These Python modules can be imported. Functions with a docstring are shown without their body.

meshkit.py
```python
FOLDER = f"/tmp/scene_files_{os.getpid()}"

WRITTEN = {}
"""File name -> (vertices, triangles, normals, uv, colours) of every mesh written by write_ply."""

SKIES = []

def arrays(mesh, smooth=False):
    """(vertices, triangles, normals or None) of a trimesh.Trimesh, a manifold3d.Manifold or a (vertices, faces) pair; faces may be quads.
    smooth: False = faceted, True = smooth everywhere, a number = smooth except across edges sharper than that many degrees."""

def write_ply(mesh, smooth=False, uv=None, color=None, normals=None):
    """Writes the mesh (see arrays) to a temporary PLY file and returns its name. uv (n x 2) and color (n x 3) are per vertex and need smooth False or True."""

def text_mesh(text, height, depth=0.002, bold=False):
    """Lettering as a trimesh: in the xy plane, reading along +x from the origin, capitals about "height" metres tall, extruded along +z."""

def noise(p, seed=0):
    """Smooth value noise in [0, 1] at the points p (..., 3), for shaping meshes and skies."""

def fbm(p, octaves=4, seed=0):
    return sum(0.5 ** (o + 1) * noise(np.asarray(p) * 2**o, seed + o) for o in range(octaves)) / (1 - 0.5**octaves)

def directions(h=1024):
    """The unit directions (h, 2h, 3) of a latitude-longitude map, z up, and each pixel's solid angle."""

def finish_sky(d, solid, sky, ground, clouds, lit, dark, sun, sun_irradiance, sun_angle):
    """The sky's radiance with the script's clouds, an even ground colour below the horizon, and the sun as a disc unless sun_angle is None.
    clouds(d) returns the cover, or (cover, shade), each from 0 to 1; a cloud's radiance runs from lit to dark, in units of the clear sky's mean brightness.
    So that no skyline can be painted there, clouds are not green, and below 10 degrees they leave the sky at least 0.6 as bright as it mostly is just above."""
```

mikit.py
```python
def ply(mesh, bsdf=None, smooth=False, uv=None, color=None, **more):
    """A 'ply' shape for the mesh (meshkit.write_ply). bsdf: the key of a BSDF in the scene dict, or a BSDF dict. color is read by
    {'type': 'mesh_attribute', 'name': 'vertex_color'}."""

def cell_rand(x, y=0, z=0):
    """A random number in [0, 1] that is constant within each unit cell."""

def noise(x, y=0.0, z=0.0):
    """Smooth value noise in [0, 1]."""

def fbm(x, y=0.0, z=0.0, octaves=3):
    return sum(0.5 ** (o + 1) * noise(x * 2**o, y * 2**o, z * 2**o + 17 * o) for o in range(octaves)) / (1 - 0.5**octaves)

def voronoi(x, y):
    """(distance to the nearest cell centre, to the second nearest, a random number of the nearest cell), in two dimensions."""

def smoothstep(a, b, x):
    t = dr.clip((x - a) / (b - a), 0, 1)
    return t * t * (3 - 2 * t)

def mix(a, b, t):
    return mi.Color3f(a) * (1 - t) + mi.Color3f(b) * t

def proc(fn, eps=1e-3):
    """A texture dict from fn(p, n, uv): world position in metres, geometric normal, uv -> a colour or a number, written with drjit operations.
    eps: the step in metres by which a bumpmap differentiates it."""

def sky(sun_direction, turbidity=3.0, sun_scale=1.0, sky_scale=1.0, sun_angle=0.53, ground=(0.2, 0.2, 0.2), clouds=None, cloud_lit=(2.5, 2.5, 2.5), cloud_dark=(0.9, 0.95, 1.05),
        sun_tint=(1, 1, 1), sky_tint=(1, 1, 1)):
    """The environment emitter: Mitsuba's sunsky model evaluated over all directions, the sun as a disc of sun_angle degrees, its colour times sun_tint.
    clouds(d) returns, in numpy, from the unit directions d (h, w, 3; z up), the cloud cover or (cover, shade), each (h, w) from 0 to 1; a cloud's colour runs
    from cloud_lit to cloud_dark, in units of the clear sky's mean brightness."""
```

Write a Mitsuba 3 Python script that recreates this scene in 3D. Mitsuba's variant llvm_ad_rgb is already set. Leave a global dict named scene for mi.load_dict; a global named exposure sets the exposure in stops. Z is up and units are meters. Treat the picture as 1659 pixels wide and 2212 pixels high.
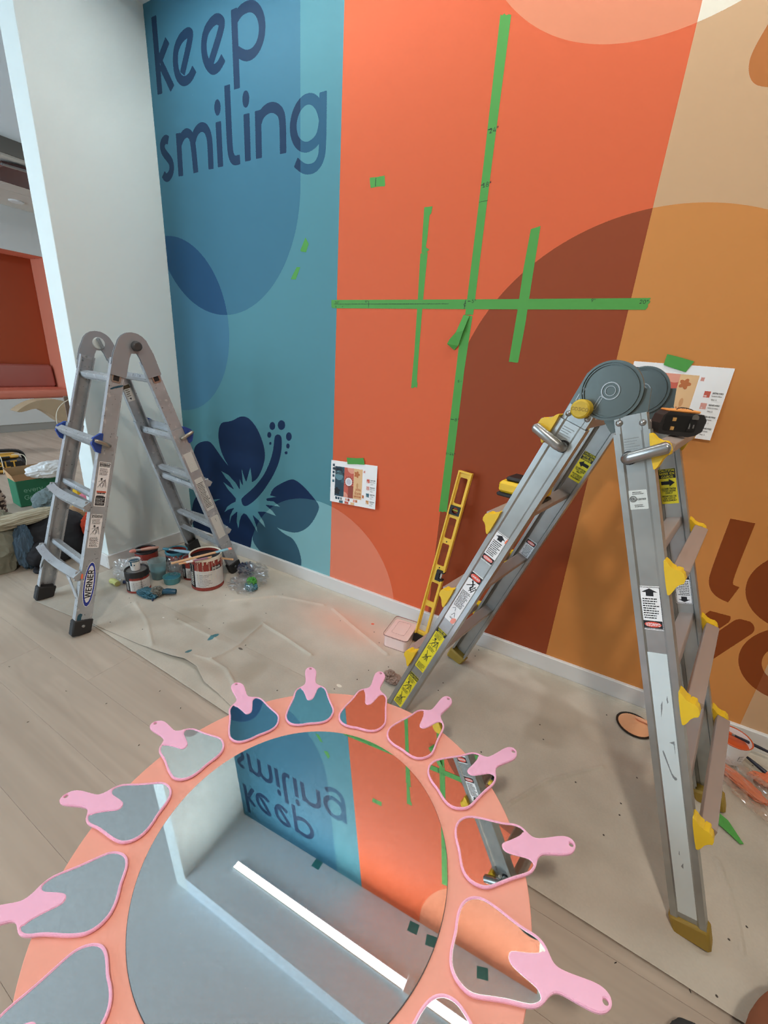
import math, random, numpy as np, trimesh, mitsuba as mi, mikit, meshkit, drjit as dr
from shapely.geometry import Polygon, LineString, Point, box as sbox, MultiPolygon
from shapely.ops import unary_union
from shapely import affinity
T = mi.ScalarTransform4f
scene, labels = {}, {}
rng = np.random.default_rng(7)

# ---------------------------------------------------------------- camera, light, exposure
CAM = [[-0.865657, -0.22235, -0.448551, 0.0], [-0.496236, 0.26255, 0.827537, -1.7], [-0.066235, 0.938951, -0.337616, 1.238969], [0, 0, 0, 1]]
scene['camera'] = {'type': 'perspective', 'fov': 85.107, 'fov_axis': 'x', 'near_clip': 0.02, 'far_clip': 60.0, 'to_world': T(CAM)}
exposure = 0.0
# ceiling lamps: (x, y, z, half size x, half size y, radiance rgb)
LAMPS = [(0.06, -2.4, 2.86, .08, .08, (500, 452, 398)), (-3.0, -2.6, 2.86, .10, .10, (90, 92, 92)), (-4.2, 1.6, 2.86, .25, .25, (40, 40, 41))]
SLOT = (42.0, 44.5, 44.0)          # the strip lights in the alcove ceiling
DAYLIGHT = (3.9, 5.2, 6.4)       # frosted glazing of the rear wall
NICHE = (11, 6.5, 3)                # small warm lamp in the bench niche

# ---------------------------------------------------------------- helpers
def lin(c):
    if isinstance(c, str): c = [int(c[i:i+2], 16) for i in (1, 3, 5)]
    c = np.array(c, float) / 255
    return np.where(c <= .04045, c / 12.92, ((c + .055) / 1.055) ** 2.4)
def C3(c, k=1.0): return [float(v) for v in lin(c) * k]
def mat(name, c, rough=.6, k=1.0, **more):
    base = c if isinstance(c, dict) else {'type': 'rgb', 'value': np.clip(lin(c) * k, 0, .92).tolist()}
    scene['m_' + name] = {'type': 'twosided', 'bsdf': {'type': 'principled', 'base_color': base, 'roughness': rough, **more}}
    return 'm_' + name
def num(k):
    if k not in USED: USED.add(k); return k
    i = 1
    while f'{k}_{i:03d}' in USED: i += 1
    USED.add(f'{k}_{i:03d}'); return f'{k}_{i:03d}'
USED = set()
def lab(k, label=None, cat=None, group=None, kind=None):
    d = {a: b for a, b in (('label', label), ('category', cat), ('group', group), ('kind', kind)) if b}
    if d: labels[k] = {**labels.get(k, {}), **d}
    return k
def add(name, mesh, m, smooth=False, parent=None, label=None, cat=None, group=None, kind=None, **kw):
    k = num((parent + '__' if parent else '') + name)
    if isinstance(mesh, (list, tuple)): mesh = trimesh.util.concatenate(list(mesh))
    scene[k] = mikit.ply(mesh, m, smooth=smooth, **kw)
    return lab(k, label, cat, group, kind)
def thing(name, label, cat, group=None):
    return lab(num(name), label, cat, group)
def fr(o, x, y, z):
    M = np.eye(4); M[:3, 0], M[:3, 1], M[:3, 2], M[:3, 3] = x, y, z, o; return M
def at(m, M): m = m.copy(); m.apply_transform(M); return m
def tr(m, x=0, y=0, z=0): m = m.copy(); m.apply_translation([x, y, z]); return m
def rz(a, o=(0, 0, 0)):
    c, s = math.cos(a), math.sin(a); return fr(o, [c, s, 0], [-s, c, 0], [0, 0, 1])
def bb(lo, hi, b=.0015):
    """A box from lo to hi with chamfered edges."""
    lo, hi = np.array(lo, float), np.array(hi, float); b = min(b, .45 * (hi - lo).min()); p = []
    for i in range(8):
        s = np.array([i & 1, i >> 1 & 1, i >> 2 & 1])
        for ax in range(3):
            q = np.where(s, hi - b, lo + b); q[ax] = hi[ax] if s[ax] else lo[ax]; p.append(q)
    return trimesh.convex.convex_hull(np.array(p))
def ext(poly, h, z0=0):
    ps = [g for g in getattr(poly, 'geoms', [poly]) if isinstance(g, Polygon) and g.area > 1e-9]
    m = trimesh.util.concatenate([trimesh.creation.extrude_polygon(g, h, engine='earcut') for g in ps]); m.apply_translation([0, 0, z0]); return m
def flat(poly):
    """Planar triangulation in xy."""
    vs, fs, n = [], [], 0
    for g in getattr(poly, 'geoms', [poly]):
        if not isinstance(g, Polygon) or g.area < 1e-8: continue
        v, f = trimesh.creation.triangulate_polygon(g, engine='earcut'); vs.append(np.c_[v, np.zeros(len(v))]); fs.append(f + n); n += len(v)
    return trimesh.Trimesh(np.vstack(vs), np.vstack(fs), process=False)
def smoothline(p, n=3, closed=True):
    p = np.array(p, float)
    for _ in range(n):
        q = np.roll(p, -1, 0) if closed else p[1:]; a = p if closed else p[:-1]
        m = np.empty((2 * len(a), 2)); m[0::2] = .75 * a + .25 * q; m[1::2] = .25 * a + .75 * q
        p = m if closed else np.vstack([p[:1], m, p[-1:]])
    return p
def smooth3(p, n=3):
    p = np.array(p, float)
    for _ in range(n):
        a, q = p[:-1], p[1:]; m = np.empty((2 * len(a), p.shape[1])); m[0::2] = .75 * a + .25 * q; m[1::2] = .25 * a + .75 * q; p = np.vstack([p[:1], m, p[-1:]])
    return p
def tube(path, r, n=10, cap=True):
    p = np.array(path, float); t = np.gradient(p, axis=0); t /= np.linalg.norm(t, axis=1, keepdims=True)
    up = np.array([0, 0, 1.]) if abs(t[0, 2]) < .9 else np.array([1., 0, 0]); a = np.cross(t[0], up); a /= np.linalg.norm(a)
    r = np.broadcast_to(r, (len(p),)); rings = []; ang = np.arange(n) * 2 * np.pi / n
    for i in range(len(p)):
        a = a - t[i] * (a @ t[i]); a /= np.linalg.norm(a); b = np.cross(t[i], a)
        rings.append(p[i] + r[i] * (np.cos(ang)[:, None] * a + np.sin(ang)[:, None] * b))
    v = np.vstack(rings); f = []
    for i in range(len(p) - 1):
        for j in range(n):
            k = (j + 1) % n; f += [[i*n+j, i*n+k, (i+1)*n+k], [i*n+j, (i+1)*n+k, (i+1)*n+j]]
    if cap:
        v = np.vstack([v, p[0], p[-1]]); a0, a1 = len(v) - 2, len(v) - 1; e = (len(p) - 1) * n
        for j in range(n): k = (j + 1) % n; f += [[a0, k, j], [a1, e + j, e + k]]
    m = trimesh.Trimesh(v, f, process=False); m.fix_normals(); return m
def rod(a, b, r, n=12, b_=0): return tube(np.array([a, b], float), r, n)
def lathe(prof, n=40): return trimesh.creation.revolve(np.array(prof, float), sections=n)
def sweepbar(path, w, h, up):
    """A rectangular bar w x h along the path; up: direction of h."""
    p = np.array(path, float); t = np.gradient(p, axis=0); t /= np.linalg.norm(t, axis=1, keepdims=True); up = np.array(up, float); v, f = [], []
    for i in range(len(p)):
        s = np.cross(t[i], up); s /= np.linalg.norm(s); q = np.cross(s, t[i])
        for x, y in ((-1, -1), (1, -1), (1, 1), (-1, 1)): v.append(p[i] + s * x * w / 2 + q * y * h / 2)
    n = len(p)
    for i in range(n - 1):
        for j in range(4): k = (j + 1) % 4; f += [[i*4+j, i*4+k, (i+1)*4+k], [i*4+j, (i+1)*4+k, (i+1)*4+j]]
    f += [[0, 2, 1], [0, 3, 2], [n*4-4, n*4-3, n*4-2], [n*4-4, n*4-2, n*4-1]]
    m = trimesh.Trimesh(np.array(v), f, process=False); m.fix_normals(); return m
def folds(c, s, seed, amp=.16, f=(2.2, 2.2, .9), sub=6, fz=.002, warp=.55, lean=(0, 0)):
    """A heap of cloth: an ellipsoid whose surface is thrown into long folds."""
    m = trimesh.creation.icosphere(sub); d = m.vertices.copy(); w = np.stack([meshkit.fbm(d * 1.3 + seed * 7.1 + k * 31, 3, seed + k) for k in range(3)], -1) - .5
    q = (d + warp * w) * np.array(f); n1 = 1 - np.abs(2 * meshkit.noise(q * 1.5 + seed * 3.3, seed) - 1) ** .8; n2 = 1 - np.abs(2 * meshkit.noise(q * 3.6 + seed * 5.1, seed + 9) - 1)
    m.vertices = d * (1 + amp * (1.5 * n1 + .55 * n2 - 1.0) + .35 * (w[:, :1]))[:, [0]] if 0 else d * (1 + amp * (1.5 * n1 + .55 * n2 - 1.0) + .5 * w[:, 0])[:, None]
    v = m.vertices * np.array(s); v[:, 0] += lean[0] * v[:, 2]; v[:, 1] += lean[1] * v[:, 2]; v += np.array(c); v[:, 2] = np.maximum(v[:, 2], fz); m.vertices = v; return m
def lump(c, s, amp=.25, freq=2.2, seed=0, sub=3, ridge=False, floor_z=None):
    m = trimesh.creation.icosphere(sub); d = m.vertices.copy(); n = meshkit.fbm(d * freq + seed * 13.7, 4, seed)
    if ridge: n = 1 - np.abs(2 * n - 1) * 1.6
    m.vertices = d * (1 + amp * (n - .5) * 2)[:, None] * np.array(s) + np.array(c)
    if floor_z is not None: m.vertices[:, 2] = np.maximum(m.vertices[:, 2], floor_z)
    return m
def stroke(pts, r, k=3, cap='round'):
    p = np.array(pts, float)
    return LineString(smoothline(p, k, False) if len(p) > 2 else p).buffer(r, quad_segs=8, cap_style=cap, join_style='round')
def txt(s, h, depth=.0003, bold=True):
    return meshkit.text_mesh(s, h, depth, bold)
# a printed sheet: parts of thin print on a face. M: x right, y up, z outwards, metres.
def printed(parent, name, M, w, h, bg, els, label=None, thick=.0004, r=.002, sheet=None):
    k = add(name, at(sheet if sheet is not None else ext(sbox(-w/2, -h/2, w/2, h/2).buffer(-r).buffer(r), thick), M), bg, parent=parent, label=label)
    by = {}
    for e in els:
        t, mt = e[0], e[1]; z = thick + (.0002 if t != 'over' else .0005)
        if t in ('rect', 'over'): m = ext(sbox(*e[2:6]), .0002)
        elif t == 'ell': m = ext(affinity.scale(Point(e[2], e[3]).buffer(1, 12), e[4], e[5]), .0002); z += .0002
        elif t == 'poly': m = ext(e[2], .0002)
        elif t == 'text':
            m = txt(e[2], e[5], .0002); c = m.bounds.mean(0); m.apply_translation([-c[0], -c[1], 0])
            if len(e) > 6 and e[6]: m.apply_scale([min(1, e[6] / max(np.ptp(m.vertices[:, 0]), 1e-6)), 1, 1])
            if len(e) > 7 and e[7]: m.apply_transform(rz(math.pi))
            m.apply_translation([e[3], e[4], 0]); z += .0004
        elif t == 'lines':
            x0, y0, x1, y1, n = e[2:7]; q = []; rr = np.random.default_rng(int(abs(x0 * y1) * 1e7) + n)
            for i in range(n):
                y = y0 + (y1 - y0) * (i + .5) / n; x = x0 + (x1 - x0) * .04 * rr.random(); end = x1 - (x1 - x0) * .25 * rr.random()
                while x < end:
                    l = (x1 - x0) * rr.uniform(.07, .2); q.append(sbox(x, y - (y1 - y0) / n * .22, min(x + l, end), y + (y1 - y0) / n * .22)); x += l + (x1 - x0) * .035
            m = ext(MultiPolygon(q), .0002)
        by.setdefault(mt, []).append(tr(m, z=z))
    for mt, ms in by.items(): add('print', [at(m, M) for m in ms], mt, parent=k)
    return k
K = 1.22          # paint albedo per display value
WHITE = mat('white', (214, 216, 214), .55, 1.06); STUBM = mat('stub_white', (222, 230, 226), .6, 1.06); TRIM = mat('trim_white', (212, 211, 208), .4, 1.05)
CEIL = mat('ceiling_white', (216, 227, 232), .8, 1.05)
BLACK = mat('black', (22, 22, 23), .5); INK = mat('ink', (26, 26, 28), .7); PAPER = mat('paper', (236, 234, 232), .7); RED = mat('danger_red', (215, 70, 48), .6)
YEL = mat('label_yellow', (230, 212, 40), .6); YPL = mat('yellow_plastic', (226, 184, 38), .45); GREEN = mat('tape_green', (74, 148, 62), .65, 1.05)
"""All materials of the mural follow in the mural block."""
# ================================================================= the room
XA, XB, XC, X3, ZC, ZB, LST = -1.238, -0.0686, -2.407, 1.101, 2.749, 0.085, .555
XCO = XC - .134; ZR = ZC + .134
def S(name, mesh, m, parent=None, **kw): return add(name, mesh, m, parent=parent, kind=None if parent else 'structure', **kw)
wb = S('wall_back', bb((XCO, .003, 0), (X3 + .13, .15, ZR)), WHITE, label='long alcove wall with a teal, orange and tan painted mural')
# --- mural: every painted field is a piece of the wall's paint
W = np.array
pill = unary_union([Point(-1.971, 1.939).buffer(.523, 48), sbox(-2.494, 1.939, -1.448, 3.2)])
c2, c3, c4 = Point(-2.409, 1.340).buffer(.466, 48), Point(-1.342, -.011).buffer(.522, 48), Point(-.174, 2.765).buffer(.6196, 64)
c5 = unary_union([Point(.009, 1.079).buffer(.657, 64), sbox(-.7, -.1, .7, 1.079)]).intersection(sbox(-.632, -.1, .611, 3))
tealp, orangep, tanp = sbox(XC, 0, XA, ZC), sbox(XA, 0, XB, ZC), sbox(XB, 0, X3, ZC)
LET = {"k":[[[-2335,2690],[-2340,2404]],[[-2251,2587],[-2324,2524]],[[-2313,2513],[-2243,2408]]],"e":[[[-2164,2448],[-2084,2568],[-2096,2581],[-2124,2582],[-2164,2570],[-2194,2544],[-2205,2515],[-2207,2478],[-2196,2445],[-2171,2423],[-2141,2417],[-2106,2426],[-2078,2450]]],"e1":[[[-1967,2448],[-1878,2558],[-1892,2576],[-1915,2586],[-1948,2581],[-1984,2563],[-2004,2531],[-2007,2488],[-1994,2454],[-1969,2428],[-1945,2420],[-1915,2427],[-1885,2450]]],"p":[[[-1808,2592],[-1809,2329]],[[-1803,2558],[-1771,2577],[-1734,2581],[-1697,2575],[-1666,2550],[-1651,2519],[-1650,2487],[-1663,2454],[-1690,2433],[-1721,2425],[-1755,2429],[-1799,2453]]],"s":[[[-2307,2215],[-2324,2224],[-2347,2218],[-2361,2201],[-2355,2176],[-2328,2152],[-2303,2129],[-2296,2104],[-2309,2079],[-2335,2063],[-2356,2065],[-2371,2083]]],"m":[[[-2227,2233],[-2233,2058]],[[-2225,2190],[-2202,2215],[-2166,2228],[-2135,2213],[-2123,2181],[-2118,2059]],[[-2122,2186],[-2101,2218],[-2062,2234],[-2027,2224],[-2008,2195],[-2003,2159],[-2007,2060]]],"i":[[[-1939,2233],[-1940,2061]]],"l":[[[-1870,2353],[-1872,2127],[-1864,2091],[-1847,2072],[-1808,2074]]],"i1":[[[-1757,2233],[-1758,2061]]],"n":[[[-1687,2233],[-1689,2062]],[[-1687,2188],[-1667,2217],[-1632,2231],[-1595,2230],[-1559,2210],[-1545,2180],[-1545,2061]]],"g":[[[-1331,2146],[-1347,2189],[-1373,2214],[-1400,2225],[-1433,2223],[-1467,2201],[-1486,2166],[-1488,2131],[-1475,2097],[-1447,2073],[-1412,2063],[-1371,2073],[-1342,2097],[-1331,2146]],[[-1331,2234],[-1329,2052],[-1338,2015],[-1363,1991],[-1398,1986],[-1433,1993],[-1474,2021]]],"doti":[[[-1938,2303],[-1939,2285],[-1941,2268]]],"doti1":[[[-1756,2303],[-1758,2284],[-1759,2266]]]}
FLO = {"petal_top":[[-2003,579],[-2046,621],[-2077,687],[-2086,756],[-2072,809],[-2044,842],[-1988,851],[-1939,868],[-1902,889],[-1856,899],[-1811,887],[-1758,842],[-1717,767],[-1705,703],[-1716,651],[-1748,586],[-1784,540],[-1820,521],[-1836,462],[-1888,396],[-1986,431]],"petal_left":[[-2003,579],[-2025,593],[-2070,630],[-2117,676],[-2153,706],[-2191,711],[-2261,690],[-2305,661],[-2325,621],[-2329,563],[-2315,480],[-2293,426],[-2286,368],[-2124,344],[-1888,396],[-1929,516]],"petal_bl":[[-2286,368],[-2368,290],[-2402,200],[-2406,114],[-2359,19],[-2280,-68],[-2196,-98],[-1969,-29],[-1858,75],[-1845,119],[-1838,160],[-1810,221],[-1787,251],[-1771,340],[-1888,396],[-2123,354]],"petal_bottom":[[-1838,160],[-1825,125],[-1782,90],[-1711,49],[-1593,46],[-1446,73],[-1443,121],[-1452,156],[-1468,197],[-1495,231],[-1517,246],[-1566,253],[-1611,269],[-1639,289],[-1650,290],[-1677,353],[-1783,337]],"petal_right":[[-1666,489],[-1649,519],[-1593,557],[-1518,598],[-1482,598],[-1426,574],[-1355,522],[-1323,492],[-1320,468],[-1354,396],[-1394,343],[-1446,303],[-1500,280],[-1566,276],[-1622,279],[-1650,290],[-1772,302],[-1842,351],[-1766,432]],"pistil":[[-1917,390],[-1910,400],[-1887,422],[-1836,462],[-1774,520],[-1713,592],[-1666,676],[-1642,746],[-1634,807],[-1624,824],[-1606,832],[-1587,827],[-1579,811],[-1581,755],[-1601,679],[-1646,596],[-1693,531],[-1747,463],[-1815,398],[-1866,362],[-1891,353],[-1909,361]],"star":[[-2079,540],[-2016,526],[-1956,488],[-1924,451],[-1920,520],[-1909,497],[-1895,482],[-1900,586],[-1879,534],[-1866,512],[-1827,607],[-1819,555],[-1818,520],[-1772,546],[-1739,518],[-1666,489],[-1678,469],[-1630,470],[-1708,443],[-1703,430],[-1651,438],[-1602,417],[-1663,410],[-1719,402],[-1664,378],[-1634,352],[-1723,357],[-1782,344],[-1735,290],[-1723,256],[-1773,288],[-1825,313],[-1798,249],[-1789,208],[-1843,270],[-1877,302],[-1900,305],[-1923,283],[-1940,246],[-1955,190],[-1968,234],[-1955,306],[-2012,258],[-2034,204],[-2025,259],[-1996,305],[-1971,327],[-2039,296],[-2073,273],[-2047,313],[-2003,346],[-1968,365],[-1961,387],[-1988,407],[-2028,432],[-2066,471],[-2022,456],[-1973,441],[-2007,482],[-2043,503]],"spike_left":[[-2228,331],[-2179,332],[-2104,353],[-2153,326],[-2210,303]],"stamen":[[[-1625,874],[-1628,862],[-1636,853],[-1647,849],[-1658,850],[-1665,857],[-1668,868],[-1664,879],[-1656,888],[-1646,893],[-1635,891],[-1628,884]],[[-1554,887],[-1558,874],[-1568,863],[-1581,858],[-1594,859],[-1604,868],[-1607,881],[-1603,894],[-1593,905],[-1580,910],[-1567,908],[-1557,900]],[[-1655,821],[-1658,813],[-1663,806],[-1671,803],[-1679,804],[-1684,809],[-1686,817],[-1683,825],[-1678,832],[-1670,835],[-1663,834],[-1657,829]],[[-1656,774],[-1657,770],[-1660,767],[-1665,765],[-1669,765],[-1672,768],[-1673,772],[-1672,776],[-1669,779],[-1664,781],[-1660,781],[-1657,778]],[[-1509,833],[-1512,821],[-1520,811],[-1530,807],[-1540,808],[-1547,816],[-1550,827],[-1547,839],[-1539,849],[-1529,853],[-1519,851],[-1512,844]],[[-1524,780],[-1526,773],[-1530,767],[-1536,764],[-1543,765],[-1547,769],[-1549,776],[-1547,784],[-1542,790],[-1536,792],[-1530,791],[-1526,787]],[[-1540,740],[-1541,736],[-1545,732],[-1550,730],[-1556,730],[-1559,733],[-1561,737],[-1559,742],[-1555,745],[-1550,747],[-1545,747],[-1541,745]]],"petal_far":[[93,2114],[84,2089],[75,2057],[77,2030],[91,2003],[110,1988],[133,1978]]}
RL = {"l":[[[407,829],[406,627],[412,595],[427,576],[456,570]]],"o":[[[500,625],[497,670],[512,689]],[[500,625],[519,593],[546,574]]],"w":[[[423,460],[382,391]],[[510,459],[439,313]]],"o2":[[[561,344],[559,393],[587,432]],[[561,344],[593,303],[629,292]]]}
letters = {}
RAD = .0185
DOTS = {k: LET.pop('dot' + k)[0] for k in ('i', 'i1')}
for n, ss in LET.items():
    letters[n] = unary_union([stroke(W(s) / 1000, RAD, 3, 'flat').buffer(-.004).buffer(.004) for s in ss])
for k in DOTS: letters[k] = letters[k].union(affinity.scale(Point(*(W(DOTS[k]).mean(0) / 1000)).buffer(1, 12), .021, .0295))
pet = {n: Polygon(smoothline(W(FLO[n]) / 1000, 2)).buffer(0) for n in ('petal_top', 'petal_left', 'petal_bl', 'petal_bottom', 'petal_right', 'pistil', 'petal_far')}
def tips(p, k=.18):
    """Light rounding that keeps the points of a star sharp."""
    return Polygon(W(p) / 1000).buffer(.003).buffer(-.003).buffer(0)
star = unary_union([tips(FLO['star']), tips(FLO['spike_left'])])
stamen = [Polygon(W(s) / 1000) for s in FLO['stamen']]
pistil_gap = pet['pistil'].buffer(.016)
petals = {}; done = pet['pistil']
for n in ('petal_top', 'petal_left', 'petal_right', 'petal_bottom', 'petal_bl'):
    g = pet[n].difference(star).difference(pistil_gap).difference(done); g = unary_union([q for q in getattr(g, 'geoms', [g]) if q.area > 2e-5]); petals[n] = g; done = done.union(g)
wl = sbox(XC, ZB, X3, ZC)
rl = {}
for n, ss in RL.items(): rl[n] = unary_union([stroke(W(s) / 1000, .0325, 3, 'flat' if n[0] in 'lw' else 'round') for s in ss])
ring = lambda x, z, ro, ri: Point(x, z).buffer(ro, 32).difference(Point(x, z).buffer(ri, 32))
rl['o'] = ring(.616, .632, .140, .078); rl['o2'] = ring(.672, .373, .142, .080)
rl['w'] = unary_union([LineString(p).buffer(.0325, cap_style='round', join_style='round') for p in ([(.440, .476), (.330, .27)], [(.510, .460), (.395, .235), (.330, .27)])]).intersection(sbox(.2, .24, .9, .49))
far = unary_union([Polygon(smoothline([(.093, 2.114), (.082, 2.085), (.074, 2.055), (.077, 2.028), (.091, 2.001), (.112, 1.986), (.16, 1.975), (.24, 1.99), (.30, 2.06), (.31, 2.18), (.24, 2.29), (.16, 2.28), (.12, 2.19)], 2))])
PC = {'teal': (94, 158, 172), 'pill': (78, 137, 166), 'deep': (44, 98, 142), 'veil': (82, 142, 172), 'light': (142, 192, 196), 'letter': (36, 76, 112), 'letter2': (50, 104, 134), 'navy': (10, 46, 86), 'navy2': (56, 98, 118),
      'orange': (243, 110, 72), 'salmon': (240, 146, 112), 'salmon2': (236, 138, 110), 'brown': (150, 78, 48), 'tan': (224, 184, 138), 'cream': (236, 202, 156), 'ochre': (210, 142, 78), 'rust': (136, 68, 26), 'rust2': (150, 88, 52), 'amber': (196, 124, 66)}
PF = {'teal': (.66, .63, .62), 'light': (.66, .70, .72), 'pill': (.54, .57, .55), 'deep': (.44, .52, .54), 'veil': (.60, .59, .60), 'letter': (.34, .38, .42), 'letter2': (.56, .58, .60), 'navy': (.6, .62, .66), 'navy2': (.68, .68, .7), 'orange': (.66, .68, .60), 'salmon': (.70, .72, .68), 'salmon2': (.78, .74, .70), 'brown': (.80, .61, .48),
      'tan': (.67, .64, .67), 'cream': (.70, .67, .68), 'ochre': (.80, .75, .70), 'rust': (.84, .72, .66), 'rust2': (.84, .72, .66), 'amber': (.72, .66, .62)}
PM = {k: mat('paint_' + k, {'type': 'rgb', 'value': (lin(v) * K * .96 * W(PF[k])).tolist()}, .62, specular=.25) for k, v in PC.items()}
def paint(name, g, c, label=None, parent=wb):
    g = g.intersection(wl)
    if g.area < 1e-6: return None
    m = flat(g); v = m.vertices; m = trimesh.Trimesh(np.c_[v[:, 0], np.full(len(v), .0), v[:, 1]], m.faces, process=False)
    if m.face_normals[:, 1].mean() > 0: m.invert()
    return add(name, m, PM[c], parent=parent, label=label)
taken = Polygon()
def lay(name, g, c, label=None, parent=wb):
    global taken
    h = g.difference(taken); k = paint(name, h, c, label, parent); taken = unary_union([taken, g.intersection(wl)]); return k
for n, g in letters.items():
    over = g.intersection(tealp).difference(pill)
    k = lay('painted_letter', g.difference(over) if over.area > 1e-5 else g, 'letter', f'dark blue painted letter {n[0]}')
    if over.area > 1e-5: lay('overlap', over, 'letter2', None, k)
for n in ('pistil',): lay('painted_stamen', pet[n], 'navy', 'long navy flower stamen')
for g in stamen: lay('painted_dot', g, 'navy')
for n, g in petals.items():
    o = g.intersection(c3); k = lay('painted_petal', g.difference(c3), 'navy', 'navy hibiscus petal')
    if o.area > 1e-5: lay('overlap', o, 'navy2', None, k or wb)
for n, g in rl.items():
    o = g.difference(c5); k = lay('painted_letter', g.intersection(c5), 'rust', f'rust brown painted letter {n[0]}')
    if o.area > 1e-5: lay('overlap', o, 'rust2', None, k)
lay('painted_petal', far, 'amber', 'amber painted petal')
lay('painted_disc', c2.intersection(pill).intersection(tealp), 'deep', 'deep blue overlap of two discs')
lay('painted_disc', c3.intersection(tealp), 'light', 'pale teal half disc')
lay('painted_disc', c2.intersection(tealp), 'veil', 'blue veil disc')
lay('painted_disc', pill.intersection(tealp), 'pill', 'large blue round-ended field')
lay('painted_disc', c3.intersection(orangep), 'salmon2', 'pale salmon quarter disc')
lay('painted_disc', c4.intersection(orangep), 'salmon', 'salmon half disc')
lay('painted_disc', c4.intersection(tanp), 'cream', 'cream part of disc')
lay('painted_disc', c5.intersection(orangep), 'brown', 'brown part of a large arch')
lay('painted_disc', c5.intersection(tanp), 'ochre', 'ochre part of a large arch')
lay('painted_panel', tealp, 'teal', 'teal wall panel'); lay('painted_panel', orangep, 'orange', 'orange wall panel'); lay('painted_panel', tanp, 'tan', 'tan wall panel')
S('trim_1', bb((XC, -.014, 0), (X3, .003, ZB), .003), TRIM, label='white baseboard below the mural')
# --- white stub wall, its baseboard, header, ceilings
S('wall_left', bb((XCO, -LST, 0), (XC, .15, ZR), .002), STUBM, label='white stub wall closing the alcove on the left')
S('trim_2', [bb((XC, -LST - .014, 0), (XC + .014, -.014, ZB), .003), bb((XCO, -LST - .014, 0), (XC + .002, -LST, ZB), .003)], TRIM, label='white baseboard around the stub wall')
S('wall_right', bb((X3, -LST, 0), (X3 + .13, .003, ZR), .002), STUBM)
S('ceiling', bb((XC, -LST, ZC), (X3, .15, ZR), .001), CEIL, label='white alcove ceiling')
S('ceiling_outer', bb((-8.6, -5.2, ZR), (3.2, 4.2, ZR + .1), .001), CEIL)
S('wall_rear', bb((-8.6, -5.3, 0), (3.2, -5.2, ZR)), WHITE); 
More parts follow.
